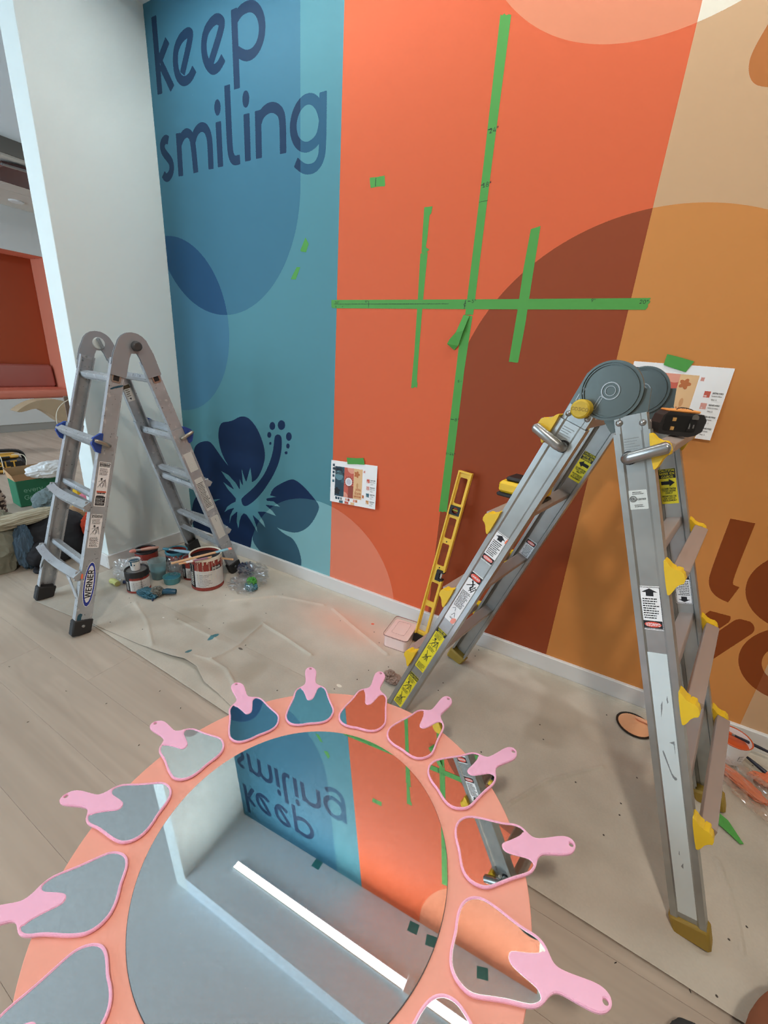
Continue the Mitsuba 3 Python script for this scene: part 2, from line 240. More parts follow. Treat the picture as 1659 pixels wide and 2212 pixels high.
for i in range(3):     # frosted daylight glazing behind the camera
    x0 = -8.4 + 1.85 * i; k = S('window', [bb((x0, -5.2, .25), (x0 + 1.8, -5.14, .31)), bb((x0, -5.2, 2.69), (x0 + 1.8, -5.14, 2.75)), bb((x0, -5.2, .31), (x0 + .06, -5.14, 2.69)), bb((x0 + 1.74, -5.2, .31), (x0 + 1.8, -5.14, 2.69))], WHITE, label='tall frosted window in the rear wall')
    add('pane', trimesh.Trimesh([[x0 + .06, -5.17, .31], [x0 + 1.74, -5.17, .31], [x0 + 1.74, -5.17, 2.69], [x0 + .06, -5.17, 2.69]], [[0, 2, 1], [0, 3, 2]], process=False), WHITE, parent=k, emitter={'type': 'area', 'radiance': {'type': 'rgb', 'value': list(DAYLIGHT)}})
S('wall_side', bb((3.2, -5.2, 0), (3.3, 4.2, ZR)), mat('wall_beige', (176, 158, 138), .7))
S('wall_far', bb((-8.6, 4.2, 0), (3.2, 4.3, ZR)), WHITE)
# --- floor: planks along the mural wall
def floor_col(p, n, uv):
    x, y = p.x, p.y; row = dr.floor((y + 10) / .178); pl = dr.floor((x + 20 + mikit.cell_rand(row) * 1.22) / 1.22); r = mikit.cell_rand(row, pl, 3)
    g = mikit.fbm(x * 1.6 + r * 50, y * 26 + r * 9, 0, 4); w = mikit.fbm(x * 1.1 + r * 31 + .8 * mikit.noise(x * 2.0, y * 8), y * 9, 4, 3)
    ringv = .5 + .5 * dr.sin((w * 9 + y * 18) * 6.28)
    t = dr.clip(.25 + .55 * (g - .5) * 1.6 + .14 * ringv * mikit.smoothstep(.45, .7, w) + .12 * (r - .5) + .25, 0, 1)
    return mikit.mix(C3((154, 139, 124), 1.03), C3((182, 167, 150), 1.03), t)
PLK = mat('floor_wood', mikit.proc(floor_col), .52, specular=.35)
S('floor', bb((-8.6, -5.2, -.12), (3.2, 4.2, -.006)), mat('subfloor', (70, 62, 56), .9), label='pale grey brown plank floor')
r3 = np.random.default_rng(3)
def cr(x, y=0, z=0):
    f = lambda v: (int(math.floor(v)) + 1000000) & 0xFFFFFFFF
    h = (f(x) * 374761393 + f(y) * 668265263 + f(z) * 2147483647) & 0xFFFFFFFF; h = ((h ^ (h >> 13)) * 1274126177) & 0xFFFFFFFF; return ((h ^ (h >> 16)) & 0xFFFFFF) / 16777215.0
rest = []
for row in range(38, 66):
    y0 = row * .178 - 10; off = cr(row) * 1.22
    for pl in range(9, 20):
        x0, x1 = pl * 1.22 - 20 - off, (pl + 1) * 1.22 - 20 - off
        if x1 < -8.0 or x0 > 1.6: continue
        x0, x1 = max(x0, -8.55), min(x1, 3.1)
        if x0 > XC and y0 > .1: continue
        m = bb((x0 + .0002, y0 + .0002, -.006), (x1 - .0002, y0 + .1778, 0), .0004)
        near = (x0 < .6 and y0 < -.6) or (x1 < -2.3)
        if near and -4.2 < y0 < 2.0: add('plank', m, PLK, parent='floor')
        else: rest.append(m)
for q in ((1.6, -5.2, 3.2, 4.2), (-8.6, -5.2, 1.6, 38 * .178 - 10), (-8.6, 66 * .178 - 10, 1.6, 4.2)): rest.append(bb((q[0], q[1], -.006), (q[2], q[3], 0)))
add('outer_planks', rest, PLK, parent='floor', kind='stuff')
# ================================================================= lamps
STEELROD = mat('lamp_rod', (150, 150, 150), .4, metallic=.6)
def lamp_panel(i, x, y, z, hx, hy, L):
    t = thing('ceiling_light', ('small square ceiling light over the camera before the orange panel', 'small square ceiling light before the white stub wall', 'larger square ceiling light over the floor by the bench niche')[i], 'ceiling light', 'square ceiling lights')
    add('frame', [bb((x - hx - .03, y - hy - .03, z - .012), (x + hx + .03, y - hy, ZR)), bb((x - hx - .03, y + hy, z - .012), (x + hx + .03, y + hy + .03, ZR)), bb((x - hx - .03, y - hy, z - .012), (x - hx, y + hy, ZR)), bb((x + hx, y - hy, z - .012), (x + hx + .03, y + hy, ZR))], WHITE, parent=t)
    q = trimesh.Trimesh([[x-hx, y-hy, z], [x+hx, y-hy, z], [x+hx, y+hy, z], [x-hx, y+hy, z]], [[0, 2, 1], [0, 3, 2]], process=False)
    add('diffuser', q, WHITE, parent=t, emitter={'type': 'area', 'radiance': {'type': 'rgb', 'value': list(map(float, L))}})
for i, l in enumerate(LAMPS): lamp_panel(i, *l)
def strip(x0, x1, label):
    t = thing('strip_light', label, 'ceiling light'); y, z = -.320, ZC
    add('housing', [bb((x0 - .004, y - .029, z - .022), (x1 + .004, y - .022, z)), bb((x0 - .004, y + .022, z - .022), (x1 + .004, y + .029, z)), bb((x0 - .006, y - .029, z - .022), (x0, y + .029, z)), bb((x1, y - .029, z - .022), (x1 + .006, y + .029, z))], WHITE, parent=t)
    m = lathe([(.0001, 0), (.022, 0)], 3)
    q = trimesh.Trimesh([[x0, y-.022, z-.018], [x1, y-.022, z-.018], [x1, y+.022, z-.018], [x0, y+.022, z-.018]], [[0, 2, 1], [0, 3, 2]], process=False)
    add('lens', q, WHITE, parent=t, emitter={'type': 'area', 'radiance': {'type': 'rgb', 'value': list(SLOT)}})
strip(-2.139, -.735, 'long white strip light on the alcove ceiling, seen in the mirror'); strip(-.600, .85, 'second strip light on the alcove ceiling beyond the white coupling')
t = thing('light_coupling', 'white bracket box between the two ceiling strip lights', 'bracket')
add('body', bb((-.728, -.365, ZC - .05), (-.607, -.275, ZC), .004), WHITE, parent=t); add('knockout', bb((-.69, -.345, ZC - .056), (-.64, -.295, ZC - .05), .002), TRIM, parent=t)
"""Left room: bench niche behind the stub wall."""
NX, NB, NY0, NY1, NZ = -7.19, -7.60, -3.6, 1.572, 2.245
SAL = mat('salmon_paint', (214, 130, 104), .6, 1.0); DOR = mat('deep_orange_paint', (160, 66, 28), .6, 1.0); UPH = mat('salmon_vinyl', (206, 118, 96), .42, 1.0); UPB = mat('rose_vinyl', (160, 88, 76), .45, 1.0); PANEL = mat('bench_white', (205, 205, 200), .5)
S('wall_bench', [bb((NX - .1, NY0, NZ), (NX, NY1 + 2.6, ZR)), bb((NX - .1, NY1, 0), (NX, NY1 + 2.6, NZ)), bb((NX - .1, -5.2, 0), (NX, NY0, ZR))], WHITE, label='pale wall above the bench niche')
S('wall_niche', bb((NB - .1, NY0, 0), (NB, NY1, NZ)), DOR, label='deep orange back wall of the bench niche')
S('trim_3', [bb((NB, NY0, NZ), (NX - .1, NY1, NZ + .1)), bb((NB - .1, NY1, 0), (NX - .0995, NY1 + .1, NZ)), bb((NX - .1005, NY1 - .0015, 0), (NX + .0005, NY1, NZ)), bb((NX - .1005, NY0, NZ - .0015), (NX + .0005, NY1, NZ))], SAL, label='salmon lining of the bench niche')
b = thing('bench', 'long salmon upholstered bench with white base in the orange niche', 'bench')
add('toe_kick', bb((NB + .02, NY0, 0), (NX + .0, NY1 - .003, .1)), mat('toe_kick', (150, 146, 138), .6), parent=b)
ys = [NY1 - .003 - 1.06 * i for i in range(6)]
for a, c in zip(ys[1:], ys[:-1]): add('base_panel', bb((NX - .012, a + .004, .1), (NX + .012, c - .002, .435), .002), PANEL, parent=b)
add('seat', bb((NB + .02, NY0, .435), (NX + .03, NY1 - .004, .56), .03), UPH, parent=b, smooth=50)
bk = bb((0, NY0, 0), (.09, NY1 - .02, .31), .03); add('backrest', at(bk, fr((NB + .04, 0, .56), [1, 0, .0], [0, 1, 0], [-.12, 0, .99])), UPB, smooth=50, parent=b)
t = thing('niche_light', 'small warm lamp hidden in the top of the orange niche', 'lamp')
add('body', bb((NB + .06, .0, NZ - .03), (NB + .2, .16, NZ), .004), BLACK, parent=t)
add('lens', trimesh.Trimesh([[NB+.08, .02, NZ-.031], [NB+.18, .02, NZ-.031], [NB+.18, .14, NZ-.031], [NB+.08, .14, NZ-.031]], [[0, 2, 1], [0, 3, 2]], process=False), BLACK, parent=t, emitter={'type': 'area', 'radiance': {'type': 'rgb', 'value': [float(v) for v in NICHE]}})
# dropped tile ceiling near the bench
S('ceiling_dropped', bb((NX, -2.0, 2.76), (-5.3, 3.4, ZR), .001), mat('ceiling_gap', (120, 116, 110), .9), label='dropped tile ceiling before the bench')
TILE = mat('ceiling_tile', (196, 190, 180), .85)
for i in range(2):
    for j in range(5): add('ceiling_tile', bb((-6.45 + (i - 1) * .74 + .003, -1.6 + .82 * j + .003 + .0, 2.738), (-6.45 + i * .74 - .003, -1.6 + .82 * (j + 1) - .003, 2.76), .003), TILE, parent='ceiling_dropped')
for i in range(1):
    for j in range(5): add('ceiling_tile', bb((-5.71 + .003, -1.6 + .82 * j + .003, 2.738), (-5.31, -1.6 + .82 * (j + 1) - .003, 2.76), .003), TILE, parent='ceiling_dropped')
add('sprinkler_plate', lathe([(.0001, 0), (.075, 0), (.075, -.008), (.065, -.014), (.0001, -.016)]), WHITE, parent='ceiling_dropped'); scene['ceiling_dropped__sprinkler_plate'] = mikit.ply(tr(lathe([(.0001, -.016), (.065, -.014), (.075, -.008), (.075, 0), (.0001, 0)]), -6.82, 1.21, 2.738), WHITE)
t = thing('ceiling_panel', 'dark panel with bright metal edge hanging under the far ceiling', 'ceiling panel')
dp = Polygon([(-5.96, .55), (-5.40, .55), (-5.36, .73), (-5.96, .99)])
add('panel', tr(ext(dp, .03), z=2.69), mat('dark_panel', (60, 30, 26), .35), parent=t); add('edge', [rod((-5.96, .55, 2.69), (-5.40, .55, 2.69), .012), rod((-5.40, .55, 2.69), (-5.36, .73, 2.69), .012)], mat('edge_metal', (180, 180, 182), .3, metallic=1.0), parent=t)
add('hanger', [rod((-5.6, .6, 2.7), (-5.6, .6, 2.77), .006), rod((-5.8, .8, 2.7), (-5.8, .8, 2.77), .006)], BLACK, parent=t)
"""Drop cloth"""
def ridge(x, y, pts, w, h):
    d = np.full(x.shape, 9.0)
    for (ax, ay), (bx, by) in zip(pts[:-1], pts[1:]):
        vx, vy = bx - ax, by - ay; t = np.clip(((x - ax) * vx + (y - ay) * vy) / (vx * vx + vy * vy), 0, 1); d = np.minimum(d, np.hypot(x - ax - t * vx, y - ay - t * vy))
    return h * np.exp(-(d / w) ** 2)
CREASE = [[[-1.28,-0.772],[-1.272,-0.695],[-1.265,-0.637],[-1.28,-0.571],[-1.297,-0.456]],[[-1.281,-0.766],[-1.186,-0.769],[-1.102,-0.807],[-1.043,-0.826]],[[-1.297,-0.456],[-1.126,-0.476],[-0.962,-0.503]],[[-1.939,-0.692],[-1.748,-0.752],[-1.558,-0.847]],[[0.492,-0.538],[0.503,-0.595],[0.512,-0.659],[0.511,-0.752]],[[-1.099,-0.156],[-0.867,-0.244],[-0.685,-0.309]],[[-1.281,-0.766],[-1.363,-0.787]],[[-0.042,-0.695],[0.042,-0.553],[0.195,-0.396]],[[-1.576,-0.402],[-1.415,-0.229],[-1.158,-0.155]],[[-1.659,-0.665],[-1.372,-0.66]]]
def cloth_z(x, y):
    z = .0035 + .0022 * meshkit.fbm(np.stack([x * 3.1, y * 4.3, 0 * x], -1), 3, 5) + .0012 * meshkit.noise(np.stack([x * 14, y * 17, 0 * x], -1), 6)
    for i, c in enumerate(CREASE): z = z + ridge(x, y, c, .0048, .0042 + .002 * (i % 3)) + ridge(x + .006, y - .008, c, .022, .0022)
    lift = np.clip((y + .035) / .03, 0, 1); z = z + lift ** 2 * (.010 + .014 * meshkit.noise(np.stack([x * 5, 0 * x, 0 * x], -1), 9))
    return z
def sheet(xs, ys_fn, zf, th=.0012, ny=120):
    nx = len(xs); t = np.linspace(0, 1, ny); y0, y1 = ys_fn(xs); X = np.repeat(xs[:, None], ny, 1); Y = y0[:, None] + (y1 - y0)[:, None] * t; Z = zf(X, Y)
    top = np.stack([X, Y, Z], -1).reshape(-1, 3); bot = top - [0, 0, th]; i, j = np.meshgrid(np.arange(nx - 1), np.arange(ny - 1), indexing='ij'); a = (i * ny + j).ravel()
    f = np.vstack([np.c_[a, a + ny, a + ny + 1], np.c_[a, a + ny + 1, a + 1]]); n = len(top); g = f[:, ::-1] + n; e = []
    edge = [np.arange(nx) * ny, (np.arange(ny) + (nx - 1) * ny), (np.arange(nx)[::-1] * ny + ny - 1), np.arange(ny)[::-1]]
    for q in edge:
        for p, r_ in zip(q[:-1], q[1:]): e += [[p, p + n, r_ + n], [p, r_ + n, r_]]
    return trimesh.Trimesh(np.vstack([top, bot]), np.vstack([f, g, np.array(e)]), process=False)
def cloth_col(p, n, uv):
    x, y = p.x, p.y
    a = mikit.fbm(x * 2.3, y * 2.9, 1, 4); b = mikit.fbm(x * 9, y * 10, 3, 3); wv = mikit.noise(x * 260, y * 260, 0)
    c = mikit.mix(C3((170, 162, 148), 1.0), C3((202, 193, 178), 1.0), dr.clip(.5 + 1.5 * (a - .5) + .5 * (b - .5) + .12 * (wv - .5), 0, 1))
    st = mikit.smoothstep(.62, .74, mikit.fbm(x * 3.7 + 9, y * 4.1 + 3, 5, 3)); c = mikit.mix(c, C3((150, 136, 116)), st * .35)
    d1 = (x + .93) / .28; d2 = (y + .22) / .11; pk = dr.exp(-(d1 * d1 + d2 * d2)) * (.4 + .9 * a); c = mikit.mix(c, C3((226, 176, 154)), dr.clip(pk * .75, 0, .7))
    v1, v2, vr = mikit.voronoi(x * 17, y * 17); fl = mikit.smoothstep(.055, .035, v1) * dr.select(vr > .93, 1.0, 0.0)
    c = mikit.mix(c, C3((44, 36, 30)), fl * .9)
    def dab(cx, cy, rx, ry): q = dr.square((x - cx + .004 * (b - .5)) / rx) + dr.square((y - cy) / ry); return mikit.smoothstep(1.3, .7, q)
    for cx, cy, rx, ry, col in DABS: c = mikit.mix(c, C3(col), dab(cx, cy, rx, ry) * .9)
    return c
DABS = [[-1.403,-0.657,0.012,0.03,[52,112,122]],[-1.402,-0.785,0.008,0.016,[62,108,116]],[-0.861,-0.147,0.008,0.008,[226,110,84]],[-1.24,-0.646,0.012,0.006,[90,84,76]],[-0.753,-0.583,0.012,0.007,[228,222,206]],[-1.716,-0.691,0.006,0.004,[226,222,214]]]
CLOTH = mat('canvas', mikit.proc(cloth_col), .85, specular=.15)
dc = thing('drop_cloth', 'beige canvas drop cloth with creases spread along the mural wall', 'drop cloth')
xs = np.arange(-2.385, 1.08, .0048)
def ysf(x):
    y0 = np.interp(x, [-2.4, -2.34, -1.905, -1.312, -1.016, .051, .47, 1.1], [-.90, -.955, -.903, -.912, -.920, -.882, -.893, -.885])
    return y0, np.full_like(x, -.0155)
add('sheet', sheet(xs, ysf, cloth_z, ny=190), CLOTH, True, parent=dc)
xs2 = np.arange(-1.95, -.60, .006)
def ysf2(x):
    y0 = np.interp(x, [-1.95, -1.905, -1.62, -1.42, -1.365, -1.285, -1.24, -1.198, -1.115, -1.019, -.8, -.6], [-.900, -.900, -.871, -.846, -.832, -.834, -.852, -.868, -.876, -.892, -.897, -.899]); return y0, np.full_like(x, -.62)
def z2(x, y):
    k = np.exp(-((x + 1.33) / .20) ** 2) * np.exp(-((y + .84) / .05) ** 2); y0 = ysf2(x[:, 0])[0][:, None]; return cloth_z(x, y) + .0028 * np.clip((-.62 - y) / .03, 0, 1) + .017 * k + .001 * np.exp(-((y - y0) / .006) ** 2)
add('folded_layer', sheet(xs2, ysf2, z2, ny=50), CLOTH, True, parent=dc, label='folded hem lying on the sheet')
# ================================================================= the round mirror with paintbrush frames
MO, MU, MV, MN = W([-.3671, -1.2782, .3288]), W([.9972, 0, .0751]), W([.0007, 1.0, -.0091]), W([-.0751, .0091, .9971])
MM = fr(MO, MU, MV, MN)
MIR = mat('mirror', (216, 226, 230), .0, 1.0) ; scene[MIR] = {'type': 'twosided', 'bsdf': {'type': 'conductor', 'material': 'none', 'specular_reflectance': {'type': 'rgb', 'value': [.87, .91, .92]}}}
CHROME = 'm_chrome'; scene[CHROME] = {'type': 'twosided', 'bsdf': {'type': 'roughconductor', 'material': 'none', 'alpha': .08, 'specular_reflectance': {'type': 'rgb', 'value': [.85, .85, .87]}}}
PEACH = mat('peach_board', (230, 158, 138), .5, 1.0); PINK = mat('pink_acrylic', (238, 180, 206), .28, 1.0, specular=.5)
mt = thing('round_mirror', 'large round mirror lying face up with a peach ring of pink paintbrush mirrors', 'mirror')
disc = lathe([(.0001, -.0125), (.4348, -.0125), (.4358, -.0115), (.4358, -.001), (.4348, 0), (.0001, 0)], 160)
add('backing_board', at(tr(disc, z=-.003), MM), PEACH, 25, parent=mt, label='peach round board')
add('glass', at(lathe([(.0001, -.003), (.2905, -.003), (.2905, 0), (.0001, 0)], 160), MM), MIR, parent=mt, label='round mirror pane')
add('glass_edge', at(ext(Point(0, 0).buffer(.2914, 64).difference(Point(0, 0).buffer(.2906, 64)), .002, -.003), MM), mat('dark_edge', (70, 60, 60), .4), parent=mt)
PO = [[546.0,-5.8],[548.8,2.5],[545.9,11.2],[536.8,16.4],[523.4,17.1],[506.6,15.2],[487.4,13.0],[473.9,13.2],[466.2,17.1],[460.2,26.0],[454.1,35.2],[444.4,41.1],[433.5,43.6],[417.5,45.1],[397.7,50.1],[377.9,55.9],[357.5,59.9],[343.3,60.2],[327.8,53.8],[317.4,42.4],[312.6,28.9],[311.6,11.4],[314.0,-5.5],[313.1,-21.6],[313.2,-37.2],[317.5,-52.4],[327.6,-63.5],[340.4,-70.0],[352.0,-72.8],[364.6,-71.3],[385.0,-64.6],[407.9,-57.8],[430.4,-53.1],[444.7,-48.4],[455.9,-38.1],[462.4,-26.5],[470.8,-18.7],[480.5,-16.5],[504.1,-18.0],[523.7,-18.3],[536.3,-14.9]]
outl = Polygon(smoothline(W(PO) / 1000, 3)).buffer(0)
inner = outl.buffer(-.0042)
tongue = Polygon(smoothline(W([(470, 40), (447, 31), (432, 12), (414, -2), (409, -6), (405, -10), (406, -16), (412, -20), (424, -22), (440, -28), (455, -34), (470, -48), (600, -48), (600, 40)]) / 1000, 3)).buffer(0)
tongue = Polygon(smoothline(W([[588.6,19.1],[450.6,25.1],[450.1,23.6],[443.8,18.6],[425.6,11.4],[408.2,6.3],[403.3,3.2],[401.5,0.1],[401.2,-6.1],[405.9,-12.4],[416.7,-16.7],[432.8,-21.0],[444.7,-24.2],[450.5,-29.3],[452.0,-34.2],[450.6,-38.0],[557.2,-43.9]]) / 1000, 2)).buffer(0)
mirp = inner.difference(tongue).buffer(-.002).buffer(.002)
mirp = max(getattr(mirp, 'geoms', [mirp]), key=lambda g: g.area)
hole = Point(.5395, 0).buffer(.0042, 10)
frame = outl.difference(mirp).difference(hole)
def roundplate(poly, h, r):
    """A plate with a rounded upper edge."""
    st = [(0, 0), (h - r, 0)] + [(h - r + r * math.sin(a), r * (1 - math.cos(a))) for a in (.5, 1.0, 1.4)]; ms = []
    return poly, st
def bevel_plate(poly, h, b):
    return [ext(poly, h - b), ext(poly.buffer(-b * .45), b * .6, h - b), ext(poly.buffer(-b * .9), b * .4, h - b * .4)]
fm = trimesh.util.concatenate(bevel_plate(frame, .0055, .0016)); mm = ext(mirp.buffer(-.0002), .0034, 0)
rimc = ext(mirp.difference(mirp.buffer(-.0006)), .0037, 0)
wherep = ['at the bottom left of the ring', '', '', '']
names15 = {}
for k in range(15):
    a = math.radians(6.6 + 24 * k); Rk = MM @ rz(a) @ fr([0, 0, .0002], [1, 0, 0], [0, 1, 0], [0, 0, 1])
    p = add('paddle', at(fm, Rk), PINK, parent=mt, label='pink paintbrush-shaped frame')
    add('mirror_insert', at(mm, Rk), MIR, parent=p); add('insert_edge', at(rimc, Rk), CHROME, parent=p)
# the box that carries it
cb = thing('cardboard_box', 'brown cardboard box under the round mirror', 'box'); KRAFT = mat('kraft', (176, 138, 100), .8)
q = bb((-.58, -1.46, .001), (-.16, -1.08, .2), .003); v = q.vertices; top = v[:, 2] > .15
tz = MO[2] + (-(v[:, 0] - MO[0]) * MN[0] - (v[:, 1] - MO[1]) * MN[1]) / MN[2] - .0162; v[:, 2] = np.where(top, tz, v[:, 2]); q.vertices = v
add('body', q, KRAFT, parent=cb); add('tape_strip', bb((-.40, -1.4605, .02), (-.34, -1.4598, .26), .0002), PAPER, parent=cb)
"""Ladders"""
def alu_tex(seed, dirt):
    def fn(p, n, uv):
        a = mikit.fbm(p.x * 9 + seed, p.y * 9, p.z * 9, 4); b = mikit.noise(p.x * 55 + seed, p.y * 55, p.z * 55); s = mikit.noise(p.x * 120, p.y * 120 + seed, p.z * 60)
        c = mikit.mix(C3((150, 154, 156) if dirt else (152, 154, 151)), C3((184, 189, 193) if dirt else (184, 186, 182)), dr.clip(.5 + 1.2 * (a - .5) + .15 * (b - .5), 0, 1))
        if dirt:
            q = mikit.fbm(p.x * 150 + seed, p.y * 150, p.z * 90, 2); c = mikit.mix(c, C3((70, 68, 68)), mikit.smoothstep(.76, .82, q) * .8)
            q2 = mikit.fbm(p.x * 70 + 7, p.y * 70 + seed, p.z * 40, 2); c = mikit.mix(c, C3((216, 216, 214)), mikit.smoothstep(.70, .80, q2) * .45)
        return c
    return fn
ALC = mat('aluminium_clean', mikit.proc(alu_tex(3, False)), .33, metallic=.72, specular=.5)
ALD = mat('aluminium_worn', mikit.proc(alu_tex(11, True)), .38, metallic=.35, specular=.5)
RUNGM = mat('rung_worn', (176, 160, 152), .45, metallic=.45); ROD_M = mat('rod_steel', (170, 170, 168), .28, metallic=.9); HINGE = mat('hinge_steel', (98, 106, 103), .34, metallic=.7); HINGE2 = mat('hinge_worn', (150, 153, 157), .4, metallic=.25)
class Leg: pass
def leg(P, s, w):
    cx, cy, yaw, zh, su, g, wt, wbs, rw = P; L = Leg(); u = W([math.cos(yaw), math.sin(yaw), 0]); v = W([-u[1], u[0], 0])
    pt = lambda t: W([cx, cy, 0]) + u * s * (g + (su - g) * (1 - t)) + v * w * (wbs + (wt - wbs) * t) + W([0, 0, zh * t])
    L.F, L.T = pt(0), pt(1); a = L.T - L.F; L.len = np.linalg.norm(a); L.a = a / L.len; n0 = w * v; L.n = n0 - L.a * (n0 @ L.a); L.n /= np.linalg.norm(L.n)
    L.b = np.cross(L.a, L.n) * (-w); L.pt, L.u, L.v, L.s, L.w = pt, u, v, s, w
    L.out = s * (1 if L.b @ u > 0 else -1)       # +1: the b edge that faces away from the ladder's middle
    L.M = fr(L.F, L.b, L.n, L.a)                 # x across, y outwards, z along
    L.face = lambda e, t, off=0: fr(L.F + L.a * L.len * t + L.b * e + L.n * off, L.b, L.a, np.cross(L.b, L.a))
    return L
def channel(rw, fd, th, rib, z0, z1, off=0, hat=.0):
    """A C-shaped rail: ribs at the edges stand proud of the web by hat."""
    o, i = rw / 2, rw / 2 - rib
    pts = [(-o, off), (-i, off), (-i + hat * 1.5, off - hat), (i - hat * 1.5, off - hat), (i, off), (o, off), (o, off - fd), (o - th * 2.2, off - fd), (o - th * 2.2, off - fd + th), (o - th, off - fd + th), (o - th, off - th), (i, off - th), (i - hat * 1.5, off - hat - th), (-i + hat * 1.5, off - hat - th), (-i, off - th), (-o + th, off - th), (-o + th, off - fd + th), (-o + th * 2.2, off - fd + th), (-o + th * 2.2, off - fd), (-o, off - fd)]
    return ext(Polygon(pts).buffer(0), z1 - z0, z0)
def dtube(a, b, w, h, up, side):
    """A D-section rung from a to b: flat tread upwards."""
    ax = (b - a) / np.linalg.norm(b - a); prof = Polygon([(-w/2, -h*.1), (-w/2, h/2), (w/2, h/2), (w/2, -h*.1), (w*.3, -h/2), (-w*.3, -h/2)]).buffer(-.003).buffer(.003, 3)
    up = up - ax * (up @ ax); up /= np.linalg.norm(up); sd = np.cross(up, ax); return at(ext(prof, np.linalg.norm(b - a)), fr(a, sd, up, ax))
def capsule(p, r):
    p = W(p); return tube(p, r, 14)
PL_, PR_ = [-2.0752, -0.5398, 1.4606, 1.2286, 0.4061, 0.0409, 0.1706, 0.2364, 0.0662], [-0.0046, -0.4671, -0.2038, 1.2119, 0.4708, 0.0328, 0.1807, 0.2366, 0.0697]
# ---------------------------------------------------------------- right ladder (clean aluminium, yellow fittings)
lr = thing('step_ladder', 'aluminium folding ladder with yellow fittings standing before the orange and tan wall', 'ladder')
RW = PR_[8]; GOLD = mat('foot_gold', (150, 122, 46), .6)
SILV = mat('silver_sticker', (204, 212, 210), .4); CHIP = mat('chip_grey', (128, 132, 132), .5)
capp = Polygon(smoothline([(-.002, .038), (.003, .039), (.014, .020), (.034, .014), (.036, -.012), (.020, -.018), (.008, -.036), (.002, -.042), (-.002, -.040)], 1))
R = {(s, w): leg(PR_, s, w) for s in (-1, 1) for w in (-1, 1)}
for (s, w), L in R.items():
    k = add('outer_rail', at(channel(RW, .030, .0022, .013, .03, .935 * L.len, 0, .003), L.M), ALC, parent=lr)
    sh = at(bb((-.005 - RW/2, -.036, .0), (RW/2 + .005, .004, .055), .006), L.M); sh.vertices[:, 2] = np.maximum(sh.vertices[:, 2], .0045)
    add('foot', sh, GOLD, parent=lr, label='worn yellow rubber foot', smooth=40)
    k2 = add('inner_rail', at(channel(RW - .008, .024, .0022, .010, -.012 * 0 + .05 * L.len, .963 * L.len, -.0058, .0015), L.M), ALC, parent=lr)
    if w < 0: # lock bar near the top
        e0, e1 = L.out * -.010, L.out * .068
        add('lock_bar', [capsule([L.face(e0, .893)[:3, 3] + L.n * -.004, L.face(e0, .893)[:3, 3] + L.n * .014, L.face(e0 + L.out * .008, .894, .020)[:3, 3], L.face(e1 - L.out * .004, .902, .020)[:3, 3], L.face(e1, .902, .018)[:3, 3]], [.012, .0125, .0125, .0125, .008])], ROD_M, True, parent=lr)
        add('lock_slot', at(ext(affinity.scale(Point(0, 0).buffer(1, 10), .016, .015), .0006), L.face(e0, .893, -.0026)), BLACK, parent=lr)
        for i in range(6): add('stamped_line', at(bb((-.014, -.0008, 0), (.014 - .004 * (i % 3), .0008, .0005), .0002), L.face(-.002, .925 - .0045 * i, -.0026)), mat('stamp', (140, 144, 143), .5) if 'm_stamp' not in scene else 'm_stamp', parent=k)
        for e in (-.022, .022): add('rivet', at(lathe([(.0001, .0035), (.003, .0032), (.0062, .0012), (.007, 0), (.0001, 0)], 16), L.face(e, .947 + .006 * (e * L.out < 0), -.0058)), ROD_M, 30, parent=lr)
    else:
        for e in (-.022, .022): add('rivet', at(lathe([(.0001, .0035), (.003, .0032), (.0062, .0012), (.007, 0), (.0001, 0)], 16), L.face(e, .955, -.011)), ROD_M, 30, parent=lr)
# treads on the outer side with yellow end caps, and inner rungs
for s in (-1, 1):
    A, B = R[(s, -1)], R[(s, 1)]
    for i, t in enumerate((.900 if s > 0 else .912, .692, .466, .238)):
        o = A.out * (RW / 2 + .019)
        a, b = A.face(o, t, -.012)[:3, 3], B.face(o * A.out * B.out, t, -.012)[:3, 3]
        d = (b - a) / np.linalg.norm(b - a)
        rg = add('rung', dtube(a, b, .032, .030, A.b * A.out * .45 + A.a * .9, None), RUNGM, 30, parent=lr)
        for L, q in ((A, a), (B, b)):
            M = L.face(L.out * RW / 2, t, 0); c = ext(affinity.scale(capp, L.out * .94, .94, origin=(0, 0)), .030, -.020)
            add('rung_cap', at(c, M), YPL, parent=lr, label='yellow rung end cap')
        if i != 0: 
            pass
    for t in (.935, .715, .489, .262):
        a, b = A.face(0, t, -.008)[:3, 3], B.face(0, t, -.008)[:3, 3]
        add('inner_rung', dtube(a, b, .036, .030, A.a, None), RUNGM, 30, parent=lr)
